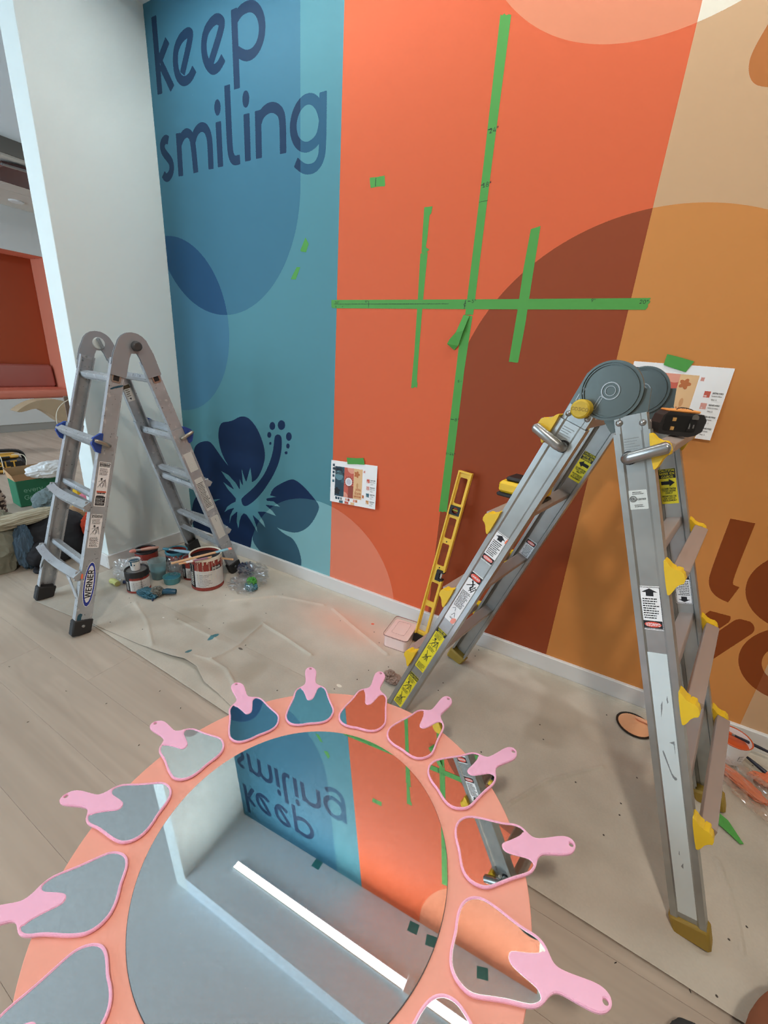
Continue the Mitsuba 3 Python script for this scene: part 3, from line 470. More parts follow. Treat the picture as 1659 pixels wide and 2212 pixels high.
# hinges
cx, cy, yaw, zh, su, g, wt, wbs, rw = PR_; u = W([math.cos(yaw), math.sin(yaw), 0]); v = W([-u[1], u[0], 0])
for w in (-1, 1):
    H = fr(W([cx, cy, 0]) + v * w * (wt - .0150 if w < 0 else wt - .022), u, [0, 0, 1], np.cross(u, [0, 0, 1]))     # x: u, y: up, z: -v
    def legpoly(s, t0, hw):
        L = R[(s, w)]; p0, p1 = L.pt(t0), L.pt(1.0); q = [((p - W([cx, cy, 0])) @ u, p[2]) for p in (p0, p1)]; return q, hw
    (q0, q1), _ = legpoly(-1, .915, 0); ax_ = W(q1) - W(q0); ax_ /= np.linalg.norm(ax_); no_ = W([-ax_[1], ax_[0]]); dl = Polygon(LineString([W(q0) + no_ * .002, W(q1) + ax_ * .026 + no_ * .002]).buffer(.031, cap_style='flat').exterior)
    plate = dl.union(Point(0, zh).buffer(.060, 40)).buffer(-.004).buffer(.004)
    rimo = Point(0, zh).buffer(.063, 40).difference(Point(0, zh).buffer(.0585, 40)).union(Point(0, zh).buffer(.0555, 40).difference(Point(0, zh).buffer(.0540, 40)))
    (r0, r1), _ = legpoly(1, .925, 0); pr = LineString([r0, (r1[0] + .002, r1[1] - .012)]).buffer(.030, cap_style='flat').union(Polygon([(0, zh - .066), (.030, zh + .008), (.074, zh + .012), (.082, zh - .06), (.02, zh - .09)]))
    z = .004 if w < 0 else .004
    h1 = add('hinge_plate', at(trimesh.util.concatenate([ext(plate, .004, z)]), H), HINGE, parent=lr, label='round grey hinge plate')
    add('rim', at(ext(rimo, .0075, z), H), HINGE, parent=h1)
    for ro, ri in ((.019, .0165), (.011, .0095)): add('pivot_ring', at(ext(Point(0, zh).buffer(ro, 20).difference(Point(0, zh).buffer(ri, 20)), .006, z), H), ROD_M, parent=h1)
    add('hinge_bracket', at(ext(pr, .004, z - .0055), H), HINGE, parent=lr)
    add('hinge_spacer', at(ext(Point(0, zh).buffer(.05, 24), .010, z - .0155), H), HINGE, parent=lr)
    if w < 0:
        L = R[(-1, -1)]; kq = q0[0] * .42 + q1[0] * .58 + .002, q0[1] * .42 + q1[1] * .58
        kb = add('hinge_knob', at(tr(lathe([(.0001, .030), (.017, .030), (.0205, .027), (.0215, .022), (.0205, 0), (.0001, 0)], 28), kq[0], kq[1], z + .004), H), mat('knob_yellow', (196, 164, 44), .5), 35, parent=lr, label='round yellow hinge knob')
        tm = txt('cosco', .0095, .0006); c = tm.bounds.mean(0); add('lettering', at(tr(tm, kq[0] - c[0], kq[1] - c[1], z + .0338), H), mat('knob_dark', (150, 122, 30), .5), parent=kb)
        for e in (-1, 1):
            d = W([q1[0] - q0[0], q1[1] - q0[1]]); d /= np.linalg.norm(d); nn = W([-d[1], d[0]]); c = W(q0) * .3 + W(q1) * .7 + nn * e * .021
            add('slot_rib', at(ext(LineString([c - d * .002, c + d * .024]).buffer(.0035).difference(LineString([c - d * .002, c + d * .024]).buffer(.0022)), .0052, z), H), ROD_M, parent=h1)
# stickers of the right ladder
def danger(parent, M, w, h, flip=True, only=None):
    y = h / 2; els = [('rect', INK, -w*.46, -y*.96, w*.46, -y*.94), ('rect', INK, -w*.46, y*.94, w*.46, y*.96), ('rect', INK, -w*.47, -y*.96, -w*.45, y*.96), ('rect', INK, w*.45, -y*.96, w*.47, y*.96)]
    ar = Polygon([(-w*.17, y*.55), (w*.17, y*.55), (w*.17, y*.73), (w*.36, y*.73), (0, y*.90), (-w*.36, y*.73), (-w*.17, y*.73)])
    els += [('poly', INK, ar), ('rect', INK, -w*.43, -y*.92, w*.43, -y*.58), ('ell', RED, 0, -y*.75, w*.38, y*.13), ('text', PAPER, 'DANGER', 0, -y*.75, w*.17, w*.64, 1), ('lines', INK, -w*.38, -y*.5, w*.38, y*.48, 9)]
    return printed(parent, 'warning_label', M, w, h, PAPER, els)
def frot(M): N = M.copy(); N[:3, 0] *= -1; N[:3, 1] *= -1; return N
A = R[(1, -1)]; ln = A.len
danger(lr, A.face(-.001, .634, -.0026), .042, .100)
printed(lr, 'silver_sticker', A.face(0, .304, -.0026), .0415, .50 * ln, SILV, [('poly', CHIP, Polygon(smoothline([(-.012, .085), (-.008, .07), (-.002, .045), (.002, .028), (.008, .02), (.012, .028), (.004, .032), (-.001, .05), (-.009, .09)], 1))), ('poly', CHIP, Polygon([(-.004, .20), (0, .21), (-.002, .19), (-.006, .17)])), ('poly', CHIP, Polygon([(.008, .215), (.01, .225), (.011, .21), (.009, .205)])), ('poly', CHIP, Polygon([(.004, .112), (.014, .118), (.013, .085), (.012, .11)])), ('poly', CHIP, Polygon([(-.001, -.195), (.003, -.2), (.004, -.185)])), ('poly', CHIP, Polygon([(-.003, -.165), (-.001, -.168), (-.001, -.155)]))], label='long pale silver sticker with chips')
printed(lr, 'test_label', A.face(-.002, .822, -.0026), .036, .042, mat('label_grey', (206, 210, 204), .5), [('ell', INK, -.009, .002, .0068, .0068), ('ell', 'm_label_grey', -.009, .002, .0058, .0058), ('text', INK, 'UL', -.009, .002, .0052), ('text', INK, 'LISTED', .007, .001, .0036, .016), ('lines', INK, -.010, .011, .012, .018, 2), ('lines', INK, -.008, -.017, .012, -.010, 2)])
A = R[(-1, -1)]
danger(lr, A.face(0, .640, -.0026), .042, .100)
y = .103
printed(lr, 'instruction_label', A.face(0, .487, -.0026), .042, .198, PAPER, [('rect', INK, -.0205, y*.72, .0205, y*.93), ('ell', RED, 0, y*.825, .017, .0095), ('text', PAPER, 'DANGER', 0, y*.825, .007, .028), ('poly', INK, LineString([(-.012, .048), (0, .058), (.008, .066)]).buffer(.0012).union(LineString([(0, .068), (.006, .056), (.001, .046), (.007, .040)]).buffer(.002)).union(Point(-.002, .070).buffer(.003)).union(LineString([(.002, .036), (.014, .060)]).buffer(.001)).union(LineString([(.009, .034), (.019, .056)]).buffer(.001)).union(unary_union([LineString([(.005 + i*.004, .041 + i*.0075), (.011 + i*.003, .039 + i*.007)]).buffer(.0008) for i in range(3)]))), ('lines', INK, -.016, -.038, .016, .028, 16), ('lines', INK, -.006, -.086, .012, -.080, 2), ('poly', INK, LineString([(-.004, -.074), (.002, -.06), (.008, -.074)]).buffer(.0006).union(LineString([(-.012, -.05), (-.004, -.042), (.0, -.055)]).buffer(.0006)))], label='white instruction sticker with a pink paint smear')
PSM = mat('smear', (238, 150, 132), .6)
add('paint_smear', at(ext(Polygon(smoothline([(-.008, -.014), (.004, -.012), (.007, .004), (.004, .013), (-.005, .008), (-.009, 0)], 2)), .0002, .0008), A.face(.012, .420, -.0024)), PSM, parent=lr)
add('paint_smear', at(ext(Polygon(smoothline([(-.004, -.012), (.004, -.004), (.007, .006), (.003, .010), (-.003, .002)], 2)), .0002, .0008), A.face(.019, .672, -.0024)), mat('smear_orange', (236, 116, 80), .6), parent=lr)
def figure(x, y, s):
    L_ = lambda *p: LineString([(x + a * s, y + b * s) for a, b in p]).buffer(.0007)
    return unary_union([Point(x - .3 * s, y + 1.0 * s).buffer(.22 * s), L_((-.3, .8), (-.1, .2), (-.5, -.3), (-.3, -.9)), L_((-.1, .2), (.2, -.3), (.1, -.9)), L_((-.25, .65), (-.8, .3)), L_((-.25, .65), (.3, .5), (.5, .9)), L_((.0, -1.0), (.5, .9)), L_((.9, -1.0), (.5, .9)), L_((-.9, -1.), (.35, .75))] + [L_((.1 + .1 * i, -.6 + .35 * i), (.8 - .08 * i, -.6 + .35 * i)) for i in range(4)])
def yellowlabel(L, t, e, h, words, seed):
    y = h / 2; els = [('rect', INK, -.0205, y - .017, .0205, y - .001)] + [('text', YEL, wd, 0, y - .017 + .016 * (len(words) - i - .5) / len(words), .0085 if len(words) < 2 else .0052, .036) for i, wd in enumerate(words)]
    els += [('lines', INK, -.015, y - .040, .015, y - .020, 5), ('poly', INK, figure(0, y - .062, .017)), ('lines', INK, -.015, y - .098, .015, y - .083, 4)]
    if h > .16: els += [('poly', INK, LineString([(-.008, y - .105), (.0, y - .128), (.012, y - .112)]).buffer(.001).union(figure(-.002, y - .135, .011))), ('lines', INK, -.015, -y + .004, .015, -y + .030, 6)]
    printed(lr, 'caution_label', L.face(e, t, -.0026), .042, h, YEL, els, label='yellow warning sticker')
yellowlabel(A, .298, 0, .195, ['MISE EN', 'GARDE'], 1); yellowlabel(A, .130, 0, .170, ['CAUTION'], 2)
def climb(L, t, arrow):
    w, h = .040, .100; y = h / 2; els = [('rect', INK, -.0195, y - .027, .0195, y - .0005)]
    els += [('text', YEL, s_, 0, y - .0048 - .0088 * i, .0062, .035) for i, s_ in enumerate(('CAUTION', 'MISE EN', 'GARDE'))]
    ar = Polygon([(-.016, 0), (-.003, .011), (-.003, .005), (.016, .005), (.016, -.005), (-.003, -.005), (-.003, -.011)]); ar = ar if arrow < 0 else affinity.scale(ar, -1, 1, origin=(0, 0))
    els += [('poly', INK, affinity.translate(ar, 0, y - .040))] + [('text', INK, s_, 0, y - .0565 - .0062 * i - (.003 if i > 2 else 0), .0046, .033) for i, s_ in enumerate(('CLIMB FROM', 'THIS SIDE', 'ONLY', 'MONTER DE', 'CE COTE', 'SEULEMENT'))]
    printed(lr, 'climb_label', L.face(L.out * -.004, t, -.0100), w, h, YEL, els, label='yellow climb this side sticker')
climb(R[(-1, 1)], .800, -1); climb(R[(1, 1)], .796, 1)
for L, t in ((R[(-1, 1)], .520), (R[(1, 1)], .560)): danger(lr, frot(L.face(0, t, -.0100)), .040, .095)
# ---------------------------------------------------------------- left ladder (worn aluminium, blue fittings)
ll = thing('step_ladder', 'paint-spattered aluminium folding ladder with blue locks and an oval blue badge', 'ladder')
RW = PL_[8]; BLUE = mat('blue_plastic', (34, 66, 140), .45); RUB = mat('rubber', (40, 40, 40), .7)
R2 = {(s, w): leg(PL_, s, w) for s in (-1, 1) for w in (-1, 1)}
for (s, w), L in R2.items():
    add('outer_rail', at(channel(RW, .030, .0022, .006, .03, .703 * L.len, 0, .0008), L.M), ALD, parent=ll)
    sh = at(bb((-.006 - RW/2, -.036, .0), (RW/2 + .006, .005, .075), .006), L.M); sh.vertices[:, 2] = np.maximum(sh.vertices[:, 2], .0045 if s > 0 else .0045)
    f_ = add('foot', sh, RUB, parent=ll, label='black rubber foot', smooth=40)
    add('bolt', at(lathe([(.0001, .004), (.005, .004), (.007, .001), (.007, 0), (.0001, 0)], 14), L.face(0, .036, .005)), ROD_M, 30, parent=f_)
    add('inner_rail', at(channel(RW - .008, .024, .0022, .004, .205 * L.len, .955 * L.len, -.0058, .0006), L.M), ALD, parent=ll)
    fo = -.0035 if w < 0 else -.0085
    for i, (e, t) in enumerate(((-.019, .945), (0, .952), (-.022, .925), (.016, .918), (.001, .915), (-.012, .935))):
        add('rivet', at(lathe([(.0001, .003), (.003, .0027), (.0045, .001), (.0045, 0), (.0001, 0)], 12), L.face(e, t, fo if w < 0 else -.0080)), CHIP, 30, parent=ll)
    if w < 0:
        fc = add('rung_socket', at(ext(sbox(-.0165, -.0165, .0165, .0165).buffer(-.006).buffer(.0075).difference(sbox(-.0115, -.0115, .0115, .0115).buffer(-.003).buffer(.003)), .0022), L.face(.004 * L.out, .892, -.0052)), ROD_M, parent=ll)
        add('socket_hole', at(ext(sbox(-.0115, -.0115, .0115, .0115).buffer(-.003).buffer(.003), .0006), L.face(.004 * L.out, .892, -.0050)), BLACK, parent=fc)
for s in (-1, 1):
    A, B = R2[(s, -1)], R2[(s, 1)]
    for i, t in enumerate((.672, .455, .215)):
        o = A.out * (RW / 2 + .012); a, b = A.face(o, t, 0)[:3, 3], B.face(o * A.out * B.out, t, 0)[:3, 3]; upv = A.a; ov = A.b * A.out
        if i == 0:
            rg = add('rung', dtube(a - (b - a) * .012, b + (b - a) * .012, .028, .040, ov * .5 + W([0, 0, 1.]) * .86, None), ALD, 30, parent=ll)
            for L, q in ((A, a), (B, b)):
                c = ext(Polygon([(-.006, .042), (.004, .040), (.030, .016), (.032, -.010), (.012, -.040), (-.006, -.044)]).buffer(-.002).buffer(.002), .016, -.010)
                lk = add('lock', at(at(c, fr([0, 0, 0], [L.out, 0, 0], [0, 1, 0], [0, 0, 1])), L.face(L.out * RW / 2, t, .001)), BLUE, parent=ll, label='blue plastic rung lock')
                add('screw', at(lathe([(.0001, .003), (.0045, .003), (.0055, 0), (.0001, 0)], 12), L.face(L.out * (RW / 2 + .022), t + .008, .004)), ROD_M, 30, parent=lk)
                e1 = L.out * (RW / 2 + .006); add('lock_pin', capsule([L.face(L.out * .0, t - .006, .002)[:3, 3], L.face(L.out * .003, t - .005, .018)[:3, 3], L.face(L.out * .02, t, .022)[:3, 3], L.face(e1 + L.out * .012, t + .004, .022)[:3, 3], L.face(e1 + L.out * .022, t + .005, .020)[:3, 3]], [.007, .0085, .009, .0085, .006]), mat('pin_worn', (164, 156, 142), .35, metallic=.7), True, parent=lk)
        else:
            bow = .022 if i == 1 else .020; n_ = 13; P3 = [a + (b - a) * k / (n_ - 1) + ov * (bow * math.sin(math.pi * k / (n_ - 1)) - .002) for k in range(n_)]
            rg = add('rung', [sweepbar(P3, .034, .026, W([0, 0, 1.]) * .8 + ov * .6)], ALD, 30, parent=ll)
            add('rear_rung', dtube(A.face(0, t + .03, -.03)[:3, 3], B.face(0, t + .03, -.03)[:3, 3], .030, .028, upv, None), ALD, 30, parent=ll)
            for L, q in ((A, a), (B, b)):
                d = (b - a) if L is A else (a - b); p0 = L.face(L.out * (RW / 2), t - .085, -.004)[:3, 3]; p1 = q + d * .22 + ov * (bow * .6) - W([0, 0, .014])
                if i == 2: add('brace', sweepbar(smooth3([p0, p0 * .5 + p1 * .5 + W([0, 0, .012]), p1], 3), .018, .003, ov), ALD, parent=ll)
                add('end_plate', at(bb((-.004, -.022, -.004), (.022 if L.out > 0 else .004, .022, .004)) if L.out > 0 else bb((-.022, -.022, -.004), (.004, .022, .004)), L.face(L.out * RW / 2, t, -.010)), ALD, parent=ll)
    for t in (.888, .660, .44): add('inner_rung', dtube(A.face(0, t, -.008)[:3, 3], B.face(0, t, -.008)[:3, 3], .034, .032, W([0, 0, 1.]) + A.b * A.out * .3, None), ALD, 30, parent=ll)
    add('bottom_strut', sweepbar([A.face(-A.out * .02, .17, -.03)[:3, 3], B.face(-B.out * .02, .17, -.03)[:3, 3]], .03, .004, upv), ALD, parent=ll)
cx, cy, yaw, zh, su, g, wt, wbs, rw = PL_; u = W([math.cos(yaw), math.sin(yaw), 0]); v = W([-u[1], u[0], 0])
for w in (-1, 1):
    H = fr(W([cx, cy, 0]) + v * w * (wt + .002), u, [0, 0, 1], np.cross(u, [0, 0, 1]))
    q = []
    for s in (-1, 1):
        L = R2[(s, w)]; q.append([((p - W([cx, cy, 0])) @ u, p[2]) for p in (L.pt(.90), L.pt(.97))])
    path = [q[0][0], q[0][1]] + [(.036 * math.cos(a_), zh - .012 + .036 * math.sin(a_)) for a_ in np.linspace(math.pi * .92, math.pi * .08, 9)] + [q[1][1], q[1][0]]
    arch = LineString(path).buffer(.0318, cap_style='flat').union(Point(0, zh).buffer(.03)).buffer(-.006).buffer(.006)
    h1 = add('hinge_plate', at(trimesh.util.concatenate([ext(arch, .003, .004), ext(arch.intersection(sbox(-.2, zh - .075, .2, zh + .2)), .003, -.006)]), H), HINGE2, parent=ll, label='curved hinge plate')
    if w < 0:
        add('hinge_knob', at(tr(lathe([(.0001, .028), (.014, .028), (.019, .024), (.021, .010), (.017, .006), (.017, 0), (.0001, 0)], 24), .006, zh + .002, .007), H), mat('knob_black', (58, 57, 56), .5), 35, parent=ll, label='dark round hinge knob')
    else:
        add('hinge_dial', at(tr(lathe([(.0001, .006), (.024, .006), (.027, 0), (.0001, 0)], 28), .002, zh + .002, .007), H), SILV, 30, parent=ll, label='round pale dial with a dark grip')
        gp = bb((-.007, -.027, 0), (.007, .027, .018), .006); add('grip', at(tr(gp, .004, zh + .002, .012) if 0 else at(gp, fr([.004, zh + .002, .012], [math.cos(.35), math.sin(.35), 0], [-math.sin(.35), math.cos(.35), 0], [0, 0, 1])), H), CHIP, 40, parent=ll)
A = R2[(-1, -1)]
def capsleeve(M, w, h, head):
    y = h / 2; els = [('rect', INK, -w*.45, y*.78, w*.45, y*.97), ('text', PAPER, 'CAUTION', 0, y*.92, w*.155, w*.8), ('text', PAPER, 'PRECAUCION', 0, y*.82, w*.11, w*.8)]
    els += [('lines', INK, -w*.4, y*.40, w*.4, y*.72, 7), ('poly', INK, figure(0, y*.05, w*.42)), ('lines', INK, -w*.4, -y*.95, w*.42, -y*.35, 10 if not head else 5)]
    if head: els += [('rect', mat('label_rust', (196, 92, 70), .6), -w*.42, -y*.38, w*.42, -y*.30), ('rect', INK, -w*.42, -y*.96, w*.42, -y*.55), ('lines', PAPER, -w*.38, -y*.92, w*.38, -y*.6, 5)]
    return printed(ll, 'caution_label', M, w, h, PAPER, els, label='white caution sticker')
capsleeve(A.face(-.002, .535, -.0006), .044, .195, True); capsleeve(A.face(-.004, .373, -.0006), .044, .150, False)
BDG = mat('badge_blue', (36, 56, 150), .4); BW = mat('badge_white', (228, 230, 234), .4)
N = fr([0, 0, 0], [0, 1, 0], [-1, 0, 0], [0, 0, 1]); Mb = A.face(.002, .184, -.0006) @ N
badge = ext(affinity.scale(Point(0, 0).buffer(1, 24), .103, .0235), .0005)
printed(ll, 'badge', Mb, .2, .05, BW, [('poly', BDG, affinity.scale(Point(0, 0).buffer(1, 24), .100, .0215).difference(affinity.scale(Point(.002, 0).buffer(1, 24), .085, .0165))), ('text', INK, 'WERNER', .002, 0, .0225, .130)], label='oval blue and white name badge', sheet=badge)
B = R2[(1, -1)]
printed(ll, 'white_label', B.face(0, .566, -.0006), .044, .10, mat('label_worn', (206, 206, 200), .6), [('lines', 'm_label_grey', -.018, -.045, .018, .0, 4)], label='blank worn white sticker')
printed(ll, 'scraped_label', B.face(0, .420, -.0006), .044, .19, 'm_label_worn', [('lines', INK, -.02, -.08, .02, .07, 18)], label='scraped sticker with small print')
printed(ll, 'white_label', B.face(0, .258, -.0006), .044, .14, 'm_label_worn', [('poly', CHIP, Polygon([(.0, .05), (.004, .054), (.003, .03)]))], label='blank worn white sticker')
printed(ll, 'hinge_label', R2[(1, 1)].face(0, .815, -.0090), .040, .085, 'm_label_worn', [('rect', mat('label_brown', (70, 58, 36), .6), -.018, .022, .018, .040), ('lines', 'm_label_brown', -.012, -.02, .012, .02, 4), ('poly', INK, Polygon([(-.006, -.026), (.006, -.026), (0, -.036)]))])
for e, t, sz, c in ((.004, .866, 1.0, (30, 74, 92)),):
    add('paint_smear', at(ext(Polygon(smoothline([(-.026, -.010), (-.022, -.014), (-.008, -.004), (.006, .002), (.022, .012), (.026, .018), (.016, .016), (.002, .009), (-.012, .001)], 2)), .0003), A.face(.004, .862, -.0052)), mat('smear_teal', c, .5), parent=ll)
add('paint_smear', at(ext(Polygon(smoothline([(-.014, -.03), (.008, -.03), (.004, -.012), (.010, .005), (-.004, .01), (-.012, -.005)], 2)), .0003), A.face(-.016, .075, -.0004)), 'm_smear_teal', parent=ll)
add('paint_smear', at(ext(Polygon(smoothline([(-.004, -.012), (.005, -.012), (.004, .012), (-.003, .014)], 2)), .0004), R2[(-1, -1)].face(-.031, .215, .0002)), 'm_smear_orange', parent=ll)
# ================================================================= green tape on the wall
def wallM(y=-.0): return fr([0, y, 0], [1, 0, 0], [0, 0, 1], [0, -1, 0])
def jag(p, seed, step=.012, amp=.0009):
    return Polygon(p)
def tape(pts, label, y=.0, group=None, marks=(), th=.0003):
    t = thing('tape_strip', label, 'tape', group); g = Polygon(W(pts) / 1000)
    add('strip', at(ext(g, th), wallM(-y)), GREEN, parent=t)
    for m in marks: add('pen_mark', at(tr(m, z=th + .0001 + y), wallM()), INK, parent=t)
    return t
def pen(s, x, z, h, rot=0):
    m = txt(s, h, .0002, False); c = m.bounds.mean(0); m.apply_translation([-c[0], -c[1], 0])
    if rot: m.apply_transform(rz(rot))
    return tr(m, x, z)
dash = lambda x0, z0, x1, z1, r=.0013: ext(LineString([(x0, z0), (x1, z1)]).buffer(r), .0002)
tape([[-628, 2300], [-622, 2296], [-615, 2299], [-608, 2293], [-600, 2294], [-592, 2290], [-594, 1912], [-593, 1431], [-625, 1430], [-624, 1915]], 'long green tape strip running up the orange panel above the cross', .0004, None, [pen('24"', -.602, 2.002, .014, .1), dash(-.622, 2.005, -.612, 2.005), pen('18"', -.603, 1.848, .014, .1), dash(-.623, 1.848, -.613, 1.848), ext(LineString([(-.592, 1.80), (-.624, 1.797)]).buffer(.0006), .0002), pen('-5"', -.602, 1.478, .012), dash(-.62, 1.478, -.613, 1.478)])
tape([[-634, 1427], [-595, 1427], [-601, 1227], [-600, 948], [-600, 619], [-610, 622], [-620, 616], [-630, 618], [-638, 613], [-636, 923], [-636, 1295]], 'green tape strip running down from the cross to the level', .0002, None, [pen('6-', -.615, 1.185, .011), pen('-8"', -.612, 1.03, .013), dash(-.632, 1.03, -.622, 1.03), pen('x-24"', -.617, .885, .011)])
tape([[-1268, 1485], [-605, 1484], [-13, 1485], [-16, 1479], [-12, 1474], [-17, 1466], [-15, 1460], [-20, 1451], [-600, 1450], [-1239, 1451], [-1262, 1452], [-1267, 1457]], 'long horizontal green tape strip crossing the orange panel', .0006, None, [pen('18"', -1.236, 1.475, .010), pen('9"', -1.08, 1.477, .010), dash(-1.253, 1.468, -.70, 1.469, .0008), dash(-1.068, 1.479, -1.068, 1.455, .0009), dash(-1.242, 1.455, -1.242, 1.459), dash(-1.205, 1.455, -1.205, 1.459), dash(-.63, 1.482, -.632, 1.452, .0011), pen('C', -.631, 1.466, .011), pen('9"', -.18, 1.479, .010), pen('20"', -.03, 1.474, .011)])
tape([[-840, 1646], [-833, 1650], [-826, 1644], [-818, 1652], [-809, 1650], [-811, 1463], [-809, 1287], [-807, 1190], [-806, 1170], [-802, 1160], [-803, 1142], [-812, 1146], [-822, 1140], [-831, 1140], [-830, 1286], [-835, 1497]], 'short green tape strip left of the long upright one, crossing the horizontal strip', .0003)
tape([[-840, 1801], [-806, 1801], [-808, 1780], [-815, 1772], [-816, 1700], [-819, 1668], [-803, 1659], [-824, 1645], [-836, 1652], [-838, 1722]], 'torn upper piece of the short left green tape strip', .0005)
tape([[-425, 1701], [-394, 1708], [-393, 1552], [-391, 1402], [-394, 1269], [-402, 1268], [-420, 1270], [-429, 1269], [-427, 1448], [-429, 1582]], 'short green tape strip right of the long upright one, over the brown arch', .0003)
tape([[-1092, 1923], [-1060, 1921], [-1024, 1922], [-1021, 1905], [-1019, 1890], [-1022, 1887], [-1050, 1889], [-1085, 1888], [-1090, 1905]], 'small green tape square alone on the upper orange panel', .0002, None, [dash(-1.063, 1.918, -1.064, 1.892, .0012)])
tape([[-1419, 1738], [-1400, 1712], [-1416, 1680], [-1446, 1685], [-1448, 1691]], 'upper of two small green tape scraps on the teal panel', .0004)
tape([[-1471, 1623], [-1449, 1622], [-1477, 1572], [-1508, 1574]], 'lower of two small green tape scraps on the teal panel', .0002)
# curled scrap below the crossing
v_ = W([(-.630, -.004, 1.430), (-.606, -.004, 1.427), (-.620, -.014, 1.372), (-.651, -.012, 1.366), (-.636, -.008, 1.318), (-.652, -.004, 1.300), (-.680, -.018, 1.322), (-.672, -.016, 1.340)])
pc = trimesh.Trimesh(np.vstack([v_, v_ + [0, .0006, 0]]), [[0, 1, 2], [0, 2, 3], [3, 2, 4], [3, 4, 7], [4, 5, 6], [4, 6, 7]] + [[a + 8, c + 8, b + 8] for a, b, c in ([0, 1, 2], [0, 2, 3], [3, 2, 4], [3, 4, 7], [4, 5, 6], [4, 6, 7])], process=False)
add('tape_scrap', pc, GREEN, label='loose curling green tape scrap hanging below the tape cross', cat='tape')
for i, (x, y) in enumerate(((-1.61, -.029), (-.816, -.044), (-.689, -.054), (-.3625, -.0556))):
    add('tape_square', at(ext(sbox(-.032, -.028, .032, .028), .0004), fr([x, y, ZC - .0001], [math.cos(.1 * i), math.sin(.1 * i), 0], [math.sin(.1 * i), -math.cos(.1 * i), 0], [0, 0, -1])), mat('tape_teal', (62, 138, 136), .6) if i == 0 else 'm_tape_teal', label=('teal tape square on the ceiling edge above the teal panel', 'teal tape square on the ceiling mirrored just left of the pale disc', 'teal tape square mirrored at the rim of the round mirror pane', 'teal tape square mirrored in the lower right paintbrush frame')[i], cat='tape', group='teal tape squares along the ceiling edge')
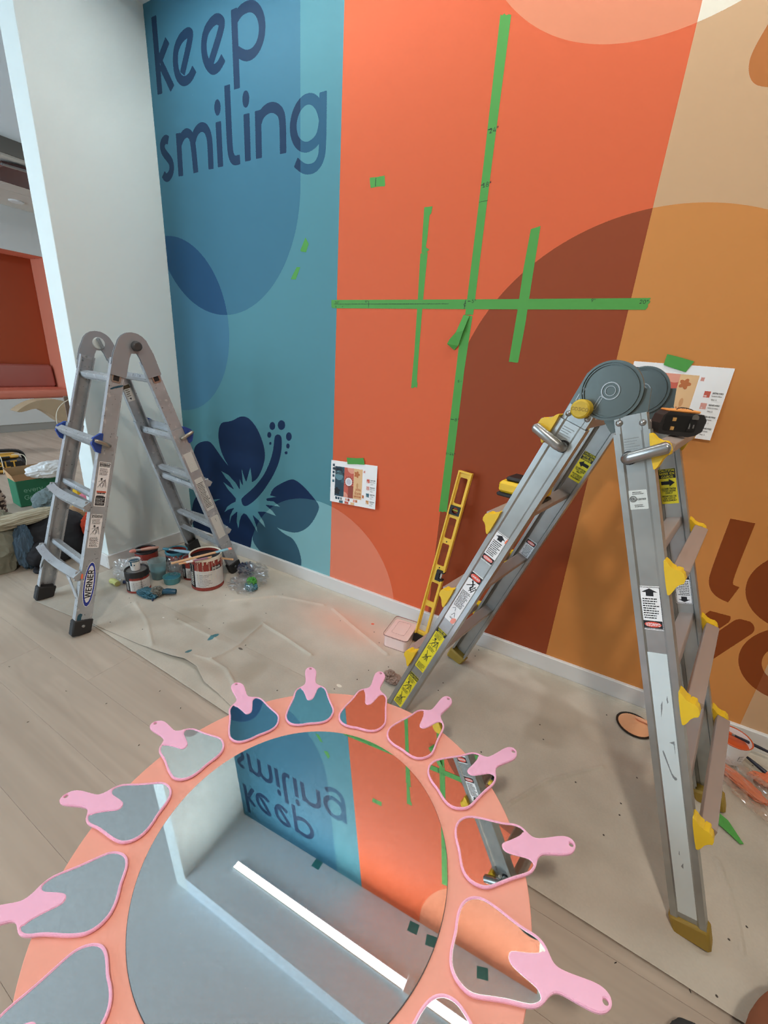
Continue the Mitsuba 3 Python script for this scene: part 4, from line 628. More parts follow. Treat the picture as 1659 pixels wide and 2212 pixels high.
# ================================================================= printed design sheets
C_ = {k: mat('print_' + k, v, .65, 1.0) for k, v in {'slate': (58, 96, 108), 'dslate': (36, 62, 76), 'lslate': (92, 132, 142), 'brick': (196, 92, 74), 'dbrick': (146, 66, 50), 'blush': (222, 150, 128), 'sand': (222, 180, 132), 'dsand': (200, 146, 96), 'rust': (184, 106, 58), 'grey': (120, 118, 116), 'rose': (206, 146, 134), 'silver': (196, 190, 196)}.items()}
def design_sheet(label, corners, tp, tplabel, curl):
    tl, trr, br = [W(c, float) for c in corners]; X = (trr - tl); w = np.linalg.norm(X); X /= w; Z = (br - trr); h = np.linalg.norm(Z); Y = -Z / h; Y = Y - X * (Y @ X); Y /= np.linalg.norm(Y)
    X3_, Y3_ = W([X[0], 0, X[1]]), W([Y[0], 0, Y[1]]); c = W([tl[0], 0, tl[1]]) + X3_ * w / 2 - Y3_ * h / 2; tilt = curl / h
    Yt = Y3_ - W([0, -1., 0]) * tilt; Yt /= np.linalg.norm(Yt); c = c + W([0, -1, 0]) * (curl / 2 + .0012); Nn = np.cross(X3_, Yt)
    M = fr(c, X3_, Yt, Nn); k = thing('printed_sheet', label, 'paper')
    px = lambda a: -w / 2 + a * w; py = lambda b: h / 2 - b * h
    R_ = lambda m, a0, b0, a1, b1: ('rect', C_[m] if m in C_ else m, px(a0), py(b1), px(a1), py(b0))
    els = [R_('dslate', .10, .13, .305, .84), R_('slate', .24, .13, .305, .5), R_('brick', .305, .13, .515, .84), R_('sand', .515, .13, .70, .84)]
    E = lambda m, a, b, r: ('poly', C_[m] if m in C_ else m, Point(px(a), py(b)).buffer(r * w, 16))
    els2 = [('poly', C_['blush'], Point(px(.47), py(.13)).buffer(.10 * w).intersection(sbox(px(.305), py(.84), px(.515), py(.13)))), ('poly', C_['lslate'], Point(px(.19), py(.34)).buffer(.09 * w, 16).intersection(sbox(px(.10), py(.84), px(.305), py(.13)))), ('poly', C_['dbrick'], sbox(px(.40), py(.84), px(.515), py(.55))), ('poly', C_['blush'], Point(px(.305), py(.84)).buffer(.1 * w).intersection(sbox(px(.305), py(.84), px(.515), py(.13))))]
    sun = unary_union([LineString([(px(.41) + .075 * w * math.cos(a), py(.46) + .075 * w * math.sin(a)), (px(.41) + .10 * w * math.cos(a), py(.46) + .10 * w * math.sin(a))]).buffer(.004 * w) for a in np.arange(15) * .4189])
    ov = [('poly', INK, sun), E(PAPER, .41, .46, .075)]
    fl = unary_union([affinity.rotate(affinity.scale(Point(px(.61), py(.26)).buffer(1, 10), .035 * w, .022 * w), a * 72, origin=(px(.61) - .028 * w, py(.26))) for a in range(5)])
    fl2 = unary_union([affinity.rotate(affinity.scale(Point(px(.185), py(.72)).buffer(1, 10), .042 * w, .028 * w), a * 72 + 20, origin=(px(.185) - .034 * w, py(.72))) for a in range(5)]).intersection(sbox(px(.10), py(.84), px(.305), py(.13)))
    ov += [('poly', C_['rust'], fl), ('poly', INK, fl2), ('poly', C_['dsand'], affinity.scale(Point(px(.60), py(.52)).buffer(1, 10), .02 * w, .05 * w))]
    ov += [('text', INK, 'keep', px(.185), py(.20), .085 * h), ('text', INK, 'smiling', px(.205), py(.29), .07 * h, .19 * w), ('text', C_['rust'], 'you', px(.62), py(.62), .065 * h), ('text', C_['rust'], 'look', px(.62), py(.70), .065 * h), ('text', C_['rust'], 'wow', px(.61), py(.78), .065 * h)]
    sw = [R_('dslate', .04, .08 + .085 * i, .085, .14 + .085 * i) for i in range(4)] + [R_('slate', .04, .46, .085, .52)] + [R_(m, a, .86, a + .042, .92) for m, a in (('dslate', .12), ('dslate', .175), ('grey', .23), ('blush', .345), ('dbrick', .40), ('blush', .52), ('rust', .57))] + [R_(m, a, .90 + .0, a + .09, .99) if 0 else R_(m, a, .935, a + .085, .995) for m, a in (('slate', .21), ('brick', .335), ('sand', .465))] + [R_('rose', .72, .15, .755, .20), R_('rust', .71, .72, .75, .79)]
    tx = []
    for i, (m, l2) in enumerate((('brick', 'Paint & Prime'), ('rose', 'Paint & Prime'), ('slate', 'Primer'), ('dsand', 'Primer'))):
        b = .33 + .165 * i; tx += [R_(m, .795, b, .855, b + .085), R_(PAPER, .80, b + .055, .825, b + .075), ('text', INK, 'BEHR PRO', px(.925), py(b + .02), .017 * w, .10 * w), ('text', C_['grey'], l2, px(.92), py(b + .06), .014 * w, .10 * w), ('text', C_['grey'], 'Qty: 1', px(.905), py(b + .11), .014 * w, .06 * w)]
    bow = np.linspace(-1, 1, 9); sh = ext(sbox(-w/2, -h/2, w/2, h/2), .0004)
    kk = printed(k, 'page', M, w, h, PAPER, els + sw + tx, sheet=sh)
    printedM = M @ fr([0, 0, .0003], [1, 0, 0], [0, 1, 0], [0, 0, 1])
    for grp, dz in ((els2, .0003), (ov, .0006)):
        by = {}
        for e in grp:
            if e[0] == 'poly': m = ext(e[2], .0002)
            else:
                m = txt(e[2], e[5], .0002); cc = m.bounds.mean(0); m.apply_translation([-cc[0], -cc[1], 0])
                if len(e) > 6: m.apply_scale([min(1, e[6] / np.ptp(m.vertices[:, 0])), 1, 1])
                m.apply_translation([e[3], e[4], .0003])
            by.setdefault(e[1], []).append(tr(m, z=.0004 + dz))
        for mt_, ms in by.items(): add('print', [at(m, M) for m in ms], mt_, parent=kk)
    add('disc_print', at(tr(ext(Point(px(.41), py(.46)).buffer(.056 * w, 20), .0002), z=.0013), M), C_['silver'], parent=kk)
    g = Polygon(W(tp) / 1000); add('tape', at(ext(g, .0005), wallM(-.0048)), GREEN, parent=k, label=tplabel)
design_sheet('printed colour plan taped low on the teal and orange border', [(-1.246, .752), (-.973, .768), (-.968, .554)], [(-1151, 780), (-1100, 785), (-1053, 794), (-1048, 780), (-1044, 762), (-1090, 757), (-1144, 748), (-1147, 765)], 'green tape on its top edge', .020)
design_sheet('printed colour plan taped on the tan panel behind the right ladder', [(-.015, 1.296), (.257, 1.290), (.251, 1.071)], [(72, 1322), (110, 1314), (149, 1304), (135, 1271), (100, 1280), (70, 1289)], 'green tape on its top edge', .012)
# ================================================================= yellow spirit level leaning on the wall
YW = mat('level_yellow', (228, 186, 62), .5)
def level():
    k = thing('spirit_level', 'scratched yellow spirit level leaning upright against the brown arch', 'level'); top, bot = W([-.527, -.030, .826]), W([-.604, -.150, .012]); a = top - bot; Ln = np.linalg.norm(a); a /= Ln
    x = W([1., 0, 0]) - a * a[0]; x /= np.linalg.norm(x); M = fr(bot, x, a, np.cross(x, a)); w = .060
    body = sbox(-w/2, 0, w/2, Ln).buffer(-.003).buffer(.003); wins = [(.685, .80), (.525, .62), (.395, .50), (.215, .31), (.06, .19)]
    for a0, a1 in wins: body = body.difference(sbox(-.017, a0, .017, a1).buffer(-.006).buffer(.006))
    body = body.difference(sbox(-.024, .635, .024, .675)).difference(sbox(-.004, .328, .04, .375).buffer(-.006).buffer(.006))
    add('body', at(trimesh.util.concatenate([ext(body, .007, -.0035)]), M), YW, parent=k)
    for s in (-1, 1):
        rail = sbox(min(s * w/2, s * (w/2 - .006)), 0, max(s * w/2, s * (w/2 - .006)), Ln)
        if s > 0: rail = rail.difference(sbox(.02, .33, .04, .373))
        add('rail', at(ext(rail, .024, -.012), M), YW, parent=k)
    for e in (0, Ln - .006): add('end_rib', at(ext(sbox(-w/2, e, w/2, e + .006), .022, -.011), M), YW, parent=k)
    v1 = add('vial_holder', at(ext(sbox(-.024, .635, .024, .675).difference(Point(0, .655).buffer(.014)), .020, -.010), M), BLACK, parent=k, label='black vial holder with round window')
    VI = mat('vial', (170, 170, 70), .2); add('vial', at(rod((-.014, .655, 0), (.014, .655, 0), .004), M), VI, True, parent=v1)
    v2 = add('vial_holder', at(ext(sbox(-.006, .326, .03, .377).buffer(-.004).buffer(.004).difference(sbox(.010, .337, .04, .366)), .022, -.011), M), BLACK, parent=k, label='black open vial holder')
    add('vial', at(rod((.016, .338, 0), (.016, .365, 0), .0045), M), mat('vial_clear', (214, 214, 206), .2), True, parent=v2)
    add('end_cap', at(ext(sbox(-w/2 - .0005, 0, w/2 + .0005, .04), .0255, -.01275), M), BLACK, parent=k, label='black end cap')
    rr = np.random.default_rng(5)
    for i in range(9):
        t0 = rr.uniform(.25, .6); add('scuff', at(bb((-.0307, t0, rr.uniform(-.011, .004)), (-.0298, t0 + rr.uniform(.008, .05), .0118 if i % 2 else .006), .0002), M), mat('scuff', (52, 40, 24), .8) if i == 0 else 'm_scuff', parent=k)
    for yy in (.51, .385): add('hole', at(ext(Point(0, yy).buffer(.003), .0003, .0036), M), BLACK, parent=k)
level()
# ================================================================= tools on the right ladder's treads
t = thing('laser_tool', 'yellow and black boxy tool lying on a left-leg tread of the right ladder', 'tool'); A, B = R[(-1, -1)], R[(-1, 1)]
o = A.face(A.out * (RW + .02) * .5, .692, 0)[:3, 3]; B0 = B.face(-(RW + .02) * .5, .692, 0)[:3, 3]; d = (B0 - o) / np.linalg.norm(B0 - o); c = o + d * .215; zt = c[2] + .021
M = fr([c[0] - .028, c[1], zt], [d[1], -d[0], 0], [d[0], d[1], 0], [0, 0, 1])
add('body', at(bb((-.05, -.045, .012), (.085, .045, .048), .008), M), YPL, 30, parent=t); add('base', at(bb((-.052, -.046, .0), (.087, .046, .012), .004), M), BLACK, parent=t); add('top_cover', at(bb((-.035, -.035, .048), (.06, .035, .062), .006), M), BLACK, parent=t)
add('lettering', at(at(txt('FATMAX', .012, .0005), fr([-.0502, .030, .026], [0, -1, 0], [0, 0, 1], [-1, 0, 0])), M), BLACK, parent=t)
t = thing('battery_pack', 'black and orange battery pack lying on the top tread of the right ladder', 'battery'); A, B = R[(1, -1)], R[(1, 1)]
o = A.face(A.out * (RW / 2 + .019), .900, 0)[:3, 3]; B0 = B.face(RW / 2 + .019, .900, 0)[:3, 3]; d = (B0 - o) / np.linalg.norm(B0 - o); c = o + d * .135; z0 = c[2] + .0205
ex = W([.93, .36, 0]); ex /= np.linalg.norm(ex); ey = W([-ex[1], ex[0], 0]); M = fr([c[0] - .006, c[1], z0], ex * .68, ey * .62, [0, 0, .78])
CHAR = mat('charcoal', (44, 43, 44), .42)
prof = Polygon([(-.062, .006), (-.056, .0), (.030, -.004), (.052, .002), (.068, .014), (.072, .045), (.060, .060), (-.044, .064), (-.058, .052), (-.064, .03)]).buffer(-.003).buffer(.003)
FRN = fr([0, .036, 0], [1, 0, 0], [0, 0, 1], [0, -1, 0])
add('shell', at(at(ext(prof, .072), FRN), M), CHAR, 30, parent=t)
FF = fr([0, -.0362, 0], [1, 0, 0], [0, 0, 1], [0, -1, 0])
add('recess', at(at(ext(sbox(-.052, .010, .045, .054).buffer(-.006).buffer(.006), .0012), FF), M), BLACK, parent=t)
for zz in (.018, .043): add('contact', at(at(ext(sbox(-.030, zz - .005, -.019, zz + .005), .003), FF), M), mat('contact_tan', (206, 160, 96), .45) if zz < .03 else 'm_contact_tan', parent=t)
add('latch', at(at(ext(Polygon([(.018, .012), (.040, .014), (.044, .040), (.022, .046)]), .004), FF), M), BLACK, parent=t); add('latch_window', at(at(ext(sbox(.034, .022, .038, .032), .005), FF), M), C_['grey'], parent=t)
add('latch_mark', at(at(ext(Polygon([(.022, .02), (.026, .02), (.026, .03), (.023, .036)]), .005), FF), M), C_['grey'], parent=t)
add('spring', at(at(ext(Point(.036, .050).buffer(.010).intersection(sbox(.02, .046, .06, .07)), .003), FF), M), ROD_M, parent=t)
add('top_band', at(bb((-.046, -.034, .062), (.050, .034, .069), .003), M), mat('orange_plastic', (226, 146, 70), .5), parent=t); add('strap', at(tube(smooth3([(-.02, -.02, .069), (-.01, -.022, .076), (.02, -.024, .073), (.03, -.022, .069)], 2), .0012, 6), M), BLACK, True, parent=t)
# ================================================================= paint cans and painting things by the left ladder
CANR = mat('can_red', (140, 52, 42), .42); CANL = mat('can_label', (206, 204, 200), .5); STEEL = mat('can_steel', (150, 150, 150), .35, metallic=.8); DRYB = mat('dried_black', (28, 26, 28), .45); CREAMP = mat('paint_cream', (226, 216, 196), .4)
TEALP = mat('wet_teal', (62, 122, 138), .3); DTEAL = mat('wet_deep_teal', (28, 72, 94), .3); PINKP = mat('wet_pink', (232, 196, 196), .35); ORP = mat('wet_orange', (196, 84, 40), .3); WOOD = mat('stick_wood', (214, 168, 124), .7)
FILM = 'm_film'; scene[FILM] = {'type': 'thindielectric', 'int_ior': 1.45}
FROST = mat('frosted', (150, 186, 188), .25)
scene['m_frost_clear'] = {'type': 'principledthin', 'base_color': {'type': 'rgb', 'value': [.62, .78, .79]}, 'roughness': .25, 'spec_trans': .72, 'diff_trans': .9, 'eta': 1.4}
def arc_label(r, a0, a1, z0, z1, off=.0004):
    n = max(6, int((a1 - a0) / .08)); a = np.linspace(a0, a1, n); v = np.vstack([np.c_[(r + off) * np.cos(a), (r + off) * np.sin(a), np.full(n, z)] for z in (z0, z1)]); i = np.arange(n - 1)
    return trimesh.Trimesh(v, np.vstack([np.c_[i, i + 1, i + 1 + n], np.c_[i, i + 1 + n, i + n]]), process=False)
def can(label, x, y, r, h, inside, rot=0., drips=None, full=.8, lettering=None, lid=False, group=None):
    t = thing('paint_can', label, 'paint can', group); M = fr([x, y, .007], *[c for c in rz(rot)[:3, :3].T])
    add('body', at(lathe([(.0001, 0), (r - .002, 0), (r + .0008, .0005), (r + .0008, .005), (r - .0005, .006), (r - .0005, h - .010), (r + .001, h - .009), (r + .001, h - .004), (r - .001, h), (r - .006, h - .001), (r - .007, h - .006), (r - .0035, h - .009), (r - .0035, h - .04 if not lid else h - .009)], 56), M), CANR, 35, parent=t)
    add('rim', at(lathe([(r + .0013, h - .0085), (r + .0013, h - .004), (r - .0005, h + .0006), (r - .0062, h - .0004), (r - .0075, h - .005)], 56), M), inside[1], 35, parent=t, label='paint-crusted rim')
    add('paint_fill', at(lathe([(.0001, h - full * .03 if not lid else h - .006), (r - .0036, h - full * .03 if not lid else h - .006)], 40), M), inside[0], parent=t)
    ls = -math.pi / 2
    lb = add('label', at(arc_label(r, ls - .9, ls + 1.25, h * .10, h * .62), M), CANL, parent=t, label='pale paper label')
    add('label', at(arc_label(r, ls - 1.6, ls - .9, h * .07, h * .80), M), BLACK, parent=t)
    q = [arc_label(r, ls - 1.5 + .1, ls - 1.5 + .45, h * (.15 + .06 * i), h * (.175 + .06 * i), .0007) for i in range(7)]; add('print', [at(m, M) for m in q], CANL, parent=t)
    q = []; rr = np.random.default_rng(int(r * 1e4))
    for i in range(9): a = ls - .75 + .05 * rr.random(); q.append(arc_label(r, a, a + rr.uniform(.5, 1.2), h * (.13 + .045 * i), h * (.142 + .045 * i), .0007))
    add('print', [at(m, M) for m in q], C_['grey'], parent=lb)
    if lettering:
        m = txt(lettering, h * .07, .0004); c = m.bounds.mean(0); m.apply_translation([-c[0], -c[1], 0]); v = m.vertices; a = ls + .55 + v[:, 0] / r; m.vertices = np.c_[(r + .0012 + v[:, 2]) * np.cos(a), (r + .0012 + v[:, 2]) * np.sin(a), h * .68 + v[:, 1]]
        add('plate', at(arc_label(r, ls + .2, ls + .9, h * .62, h * .74, .0008), M), BLACK, parent=t); add('lettering', at(m, M), CANL, parent=t)
    if drips:
        bd = drips[4] if len(drips) > 4 else .06; q = [arc_label(r, -math.pi + .05, math.pi * 1.0, h * (1 - bd) - .005, h - .004, .0016)]; q2 = []
        for i in range(26):
            a = rr.uniform(drips[1], drips[2]); l = h * (bd + rr.uniform(.0, .10) + (drips[3] if rr.random() < .25 else 0)); l = min(l, h * .88); q2.append(arc_label(r, a, a + rr.uniform(.02, .10) * (.35 if l > .3 * h else 1), max(.002, h - .006 - l), h - .005, .0017 + .0001 * (i % 4)))
        add('drips', [at(m, M) for m in q + q2], drips[0], parent=t, label='dried paint drips')
    return t, M
def stir(label, a, b, w, m, tips=(), cat='stir stick', th=.004):
    a, b = W(a, float), W(b, float); t = thing('stir_stick', label, cat); k = add('blade', sweepbar([a, b], w, th, [0, 0, 1]), m, parent=t); L = np.linalg.norm(b - a)
    for f0, f1, mm_ in tips: add('paint_coat', sweepbar([a + (b - a) * f0, a + (b - a) * f1], w * 1.06, th * 1.25, [0, 0, 1]), mm_, parent=t)
    return t
def brush(label, a, b, r, hm, bm, split=(.62, .78)):
    a, b = W(a, float), W(b, float); t = thing('paintbrush', label, 'paintbrush'); P = lambda f: a + (b - a) * f
    add('handle', tube([P(0), P(.1), P(.35), P(split[0])], [r * .5, r * .7, r * .9, r * .62], 12), hm, True, parent=t); add('ferrule', tube([P(split[0]), P(split[1])], [r * .66, r * .8], 12), STEEL, 40, parent=t)
    add('bristles', tube([P(split[1]), P(.9), P(.97), P(1)], [r * .8, r * .85, r * .6, r * .15], 12), bm, True, parent=t); return t
can('large red paint can with cream drips and sticks across its top', -1.815, -.355, .083, .19, (DRYB, CREAMP), 1.0, (CREAMP, -2.9, -.4, .55), .7, 'BEHR')
can('small red paint can with black drips and a white cup on its closed lid', -2.060, -.598, .056, .118, (STEEL, DRYB), 1.2, (DRYB, -3.14, 3.14, .55, .22), .8, None, True)
can('small red paint can with a pink smear behind the large can', -1.950, -.345, .054, .12, (PINKP, STEEL), 1.1, None, .7, 'BEHR')
can('dark-lidded red paint can nearest the stub wall with a brush across it', -2.235, -.435, .060, .12, (DRYB, DRYB), 1.3, None, .8)
can('red paint can with teal-crusted rim and a brush across it', -2.096, -.338, .060, .12, (DTEAL, TEALP), 1.2, (TEALP, -3.0, -.3, .0), .8)
t = thing('paper_cup', 'white paper cup with dark teal paint on the small black-dripped can', 'cup'); M = fr([-2.062, -.600, .1215], [1, 0, 0], [0, 1, 0], [0, 0, 1])
CUPW = mat('cup_white', (222, 222, 218), .5)
add('cup', at(lathe([(.0001, 0), (.021, 0), (.0275, .058), (.0285, .059), (.0275, .0595), (.0262, .058), (.0205, .004), (.0001, .003)], 40), M), CUPW, 40, parent=t); add('paint_fill', at(lathe([(.0001, .050), (.0258, .050)], 32), M), DTEAL, parent=t)
add('drips', [at(arc_label(.0262, -1.4, -1.05, .030, .052, .0006), M), at(arc_label(.0255, -.75, -.55, .030, .038, .0008), M), at(arc_label(.0272, -2.6, .4, .052, .0575, .0005), M)], DTEAL, parent=t)
t = thing('plastic_cup', 'clear plastic cup with teal paint between the cans', 'cup'); M = fr([-2.085, -.468, .006], [1, 0, 0], [0, 1, 0], [0, 0, 1])
add('cup', at(lathe([(.0001, 0), (.034, 0), (.045, .105), (.047, .107), (.045, .108)], 40), M), 'm_frost_clear', 40, parent=t); add('paint_fill', at(lathe([(.0001, .002), (.0332, .002), (.0375, .048), (.0001, .048)], 32), M), mat('milky_teal', (112, 160, 166), .35), 40, parent=t)
t = thing('plastic_tub', 'small round teal plastic tub on the cloth in front of the clear cup', 'tub'); M = fr([-1.985, -.455, .006], [1, 0, 0], [0, 1, 0], [0, 0, 1])
add('tub', at(lathe([(.0001, 0), (.040, 0), (.044, .034), (.0455, .036), (.043, .036), (.0395, .012), (.0001, .010)], 40), M), mat('tub_teal', (84, 146, 152), .4), 40, parent=t); add('paint_fill', at(lathe([(.0001, .022), (.0415, .022)], 32), M), TEALP, parent=t)
stir('wooden stir stick with blue end lying across the large paint can', (-1.829, -.548, .206), (-1.706, -.271, .224), .018, WOOD, [(.72, .94, mat('dry_blue', (140, 186, 198), .6)), (.94, 1.0, PSM)])
stir('second wooden stir stick with purple stains across the large paint can', (-1.802, -.525, .2015), (-1.735, -.384, .206), .012, WOOD, [(.22, .42, PAPER), (.45, .9, mat('dry_mauve', (160, 116, 132), .6))])
stir('plain wooden stir stick jutting out to the right of the large can', (-1.790, -.345, .176), (-1.716, -.255, .146), .016, WOOD)
brush('paintbrush with a pink tip lying across the can by the stub wall', (-2.190, -.385, .134), (-2.252, -.520, .137), .012, mat('brush_pinkwood', (200, 150, 132), .6), PSM)
brush('paintbrush with pale blue handle lying across the teal-rimmed can', (-1.955, -.315, .137), (-2.155, -.385, .135), .011, mat('dry_blue2', (150, 182, 196), .6), TEALP)
# crumpled wraps, rags, brushes on the cloth
def crumple(name, label, cat, c, s, m, seed, amp=.62, sub=3, f=3.4):
    r_ = np.random.default_rng(seed); c, s = W(c, float), W(s, float); q = trimesh.util.concatenate([lump(c + s * r_.uniform(-.45, .45, 3) * [1, 1, .35], s * r_.uniform(.5, .85, 3), amp, f, seed + 100 * k_, sub, True, .0068) for k_ in range(3)]); return add(name, q, m, False, label=label, cat=cat)
scene['m_film'] = {'type': 'thindielectric', 'int_ior': 1.6}
crumple('plastic_wrap', 'clump of clear plastic wrap left of the small black-dripped can', 'plastic wrap', (-2.20, -.545, .05), (.085, .075, .055), FILM, 3)
crumple('plastic_wrap', 'clear plastic bag standing between the teal tub and the large can', 'plastic wrap', (-2.01, -.40, .06), (.05, .05, .07), FILM, 8, .35)
crumple('plastic_wrap', 'clear plastic wrap crumpled at the wall behind the left ladder foot', 'plastic wrap', (-1.640, -.165, .045), (.085, .07, .055), FILM, 12)
crumple('plastic_wrap', 'clear plastic wrap with green scrap right of the large paint can', 'plastic wrap', (-1.635, -.285, .03), (.075, .05, .035), FILM, 15)
NAVR = mat('rag_navy', (44, 54, 84), .9)
crumple('rag', 'dark blue paint rag beside the left ladder foot at the wall', 'rag', (-1.725, -.160, .040), (.04, .038, .04), NAVR, 21, .6)
add('tape_scrap', lump((-1.590, -.245, .046), (.022, .02, .018), .5, 3, 4, 3, True), GREEN, label='crumpled green tape scrap on the plastic wrap by the large can', cat='tape'); add('paint_scrap', lump((-1.583, -.258, .024), (.03, .024, .017), .5, 3, 5, 3, True, .0068), TEALP, label='teal paint-soaked scrap on the cloth right of the large can', cat='paint scrap')
t = thing('paint_roller', 'pale yellow small roller sleeve lying before the plastic wrap', 'roller'); add('sleeve', tube(smooth3([(-2.225, -.650, .020), (-2.20, -.645, .022), (-2.165, -.650, .020)], 2), [.010] + [.0145] * 8 + [.010] if 0 else .0145, 14), mat('sleeve_yellow', (206, 206, 130), .8), True, parent=t); add('handle', rod((-2.165, -.62, .018), (-2.11, -.575, .020), .009), NAVR, True, parent=t)
t = thing('paintbrush', 'teal paint-soaked brush wrapped in film lying before the cans', 'paintbrush'); a, b = W([-1.985, -.62, .016]), W([-1.86, -.545, .024])
add('wrapped_bristles', lump((-1.965, -.612, .018), (.055, .026, .014), .5, 3.5, 9, 4, True, .0068), mat('soaked_teal', (56, 98, 112), .5), parent=t); add('knot', lump((-1.918, -.585, .028), (.024, .022, .022), .5, 3.5, 10, 4, True, .0068), mat('knot_grey', (112, 112, 104), .7), parent=t)
add('handle', tube([(-1.91, -.58, .026), (-1.88, -.555, .030), (-1.845, -.53, .028)], [.012, .016, .013], 12), DTEAL, True, parent=t); add('tail', tube([(-1.915, -.59, .022), (-1.90, -.615, .015), (-1.887, -.635, .0105)], .004, 8), NAVR, True, parent=t)
# ================================================================= in front of the wall, middle and right
t = thing('storage_tub', 'clear lidded plastic tub of pale pink paint on the cloth by the level', 'tub'); ang = .10; M = fr([-.688, -.178, .006], [.88 * math.cos(ang), .88 * math.sin(ang), 0], [-.86 * math.sin(ang), .86 * math.cos(ang), 0], [0, 0, .85])
rr_ = lambda a, b, r: sbox(-a, -b, a, b).buffer(-r).buffer(r, 8)
cl = 'm_clear_tub'; scene[cl] = {'type': 'thindielectric', 'int_ior': 1.45}
wall_ = [ext(rr_(.064 + .00035 * i, .094 + .00035 * i, .018).difference(rr_(.0625 + .00035 * i, .0925 + .00035 * i, .017)), .0078, .008 * i) for i in range(9)]
body = mat('tub_milk', (226, 210, 204), .35)
add('paint_fill', at(ext(rr_(.0625, .0925, .017), .060, .002), M), mat('tub_pink', (240, 218, 213), .35), parent=t, label='pale pink paint')
scene['m_tub_wall'] = {'type': 'principledthin', 'base_color': {'type': 'rgb', 'value': [.86, .84, .82]}, 'roughness': .15, 'spec_trans': .8, 'diff_trans': .6, 'eta': 1.4}
def shell(a, b, r, z0, z1, da):
    p0, p1 = W(rr_(a, b, r).exterior.coords)[:-1], W(rr_(a + da, b + da, r).exterior.coords)[:-1]; n = len(p0); v = np.vstack([np.c_[p0, np.full(n, z0)], np.c_[p1, np.full(n, z1)]]); i = np.arange(n); j = (i + 1) % n
    return trimesh.Trimesh(v, np.vstack([np.c_[i, j, j + n], np.c_[i, j + n, i + n]]), process=False)
add('side', at(shell(.063, .093, .018, 0, .070, .003), M), cl, parent=t)
lid = add('lid', at(flat(rr_(.069, .099, .02)), M @ fr([0, 0, .074], [1, 0, 0], [0, 1, 0], [0, 0, 1])), cl, parent=t, label='clear lid')
EDGE = mat('edge_shade', (150, 122, 120), .3)
add('lid_rim', at(ext(rr_(.070, .100, .021).difference(rr_(.0688, .0988, .02)), .005, .070), M), EDGE, parent=lid); add('lid_groove', at(ext(rr_(.036, .058, .010).difference(rr_(.0352, .0572, .0095)), .001, .0735), M), EDGE, parent=lid); add('base_rim', at(ext(rr_(.0635, .0935, .018).difference(rr_(.0622, .0922, .017)), .002, .0), M), EDGE, parent=t)
crumple('crumpled_paper', 'small crumpled brown paper ball on the cloth by the right ladder', 'paper', (-.592, -.430, .020), (.030, .028, .018), mat('paper_brown', (150, 128, 116), .8), 31, .6, 4, 2.4)
# can lid with a brush
t = thing('can_lid', 'round paint can lid of peach paint lying on the cloth behind the right ladder', 'lid'); M = fr([.290, -.130, .0075], [1, 0, 0], [0, 1, 0], [0, 0, 1])
add('lid', at(lathe([(.0001, .0), (.062, 0), (.063, .004), (.058, .005), (.056, .0025), (.0001, .0025)], 48), M), mat('lid_dark', (52, 44, 38), .4, metallic=.5), 40, parent=t); add('paint_fill', at(lathe([(.0001, .0032), (.0555, .0032)], 40), M), mat('wet_peach', (228, 170, 128), .35), parent=t)
brush('small brush with peach paint resting on the can lid', (.40, -.118, .030), (.292, -.094, .017), .008, PSM, mat('brush_peach', (226, 166, 128), .6), (.5, .62))
t = thing('paint_cup', 'white paper cup of rust orange paint at the baseboard right of the ladder', 'cup'); M = fr([.574, -.100, .007], [1, 0, 0], [0, 1, 0], [0, 0, 1])
add('cup', at(lathe([(.0001, 0), (.043, 0), (.0525, .088), (.054, .0895), (.0525, .0905), (.051, .088), (.042, .004), (.0001, .003)], 48), M), CUPW, 40, parent=t); add('paint_fill', at(lathe([(.0001, .066), (.0488, .066)], 40), M), ORP, parent=t); add('rim_paint', at(lathe([(.0527, .086), (.0545, .0895), (.0525, .0912), (.0505, .088)], 40), M), ORP, 40, parent=t)
add('base_ring', at(lathe([(.0432, 0), (.0438, .004), (.0434, .005)], 40), M), mat('ring_green', (60, 92, 60), .6), parent=t)
q = unary_union([LineString(p).buffer(.0009) for p in ([(-.006, .010), (-.006, -.010), (.008, -.010)], [(-.006, .010), (.006, .012)], [(-.006, .001), (.006, .002)])]); m = ext(q, .0002); v = m.vertices; a = -1.05 + v[:, 0] / .047; m.vertices = np.c_[(.0484 + (v[:, 1]) * .1 + v[:, 2]) * np.cos(a), (.0484 + v[:, 1] * .1 + v[:, 2]) * np.sin(a), .042 + v[:, 1]]; add('print', at(m, M), C_['grey'], parent=t)
NAVY_H = mat('handle_navy', (34, 38, 52), .35)
brush('dark handled brush resting across the orange paint cup', (.700, -.080, .070), (.548, -.088, .098), .006, NAVY_H, ORP, (.80, .86))
ORR = mat('brush_orange', (206, 110, 72), .6)
t = brush('dark blue handled brush with orange bristles lying right of the orange cup', (.625, -.105, .040), (.76, -.20, .020), .008, NAVY_H, ORR, (.22, .30))
add('wrapped_bristles', lump((.70, -.165, .026), (.075, .026, .018), .3, 3, 44, 4, False, .0068), ORR, 40, parent=t)
t = thing('wrapped_brush', 'orange paintbrush wrapped in clear plastic on the cloth before the orange cup', 'paintbrush')
add('bristles', at(lump((0, 0, .017), (.075, .022, .013), .35, 3, 51, 4, False, .005), fr([.600, -.215, .0018], [.72, -.69, 0], [.69, .72, 0], [0, 0, 1])), ORR, 40, parent=t)
add('film', at(lump((.05, .0, .026), (.15, .05, .022), .5, 3.4, 52, 4, True, .005), fr([.600, -.215, .0022], [.72, -.69, 0], [.69, .72, 0], [0, 0, 1])), FILM, parent=t, label='clear plastic film')
t = thing('tape_scrap', 'folded green tape scrap with a blue end on the cloth behind the ladder', 'tape')
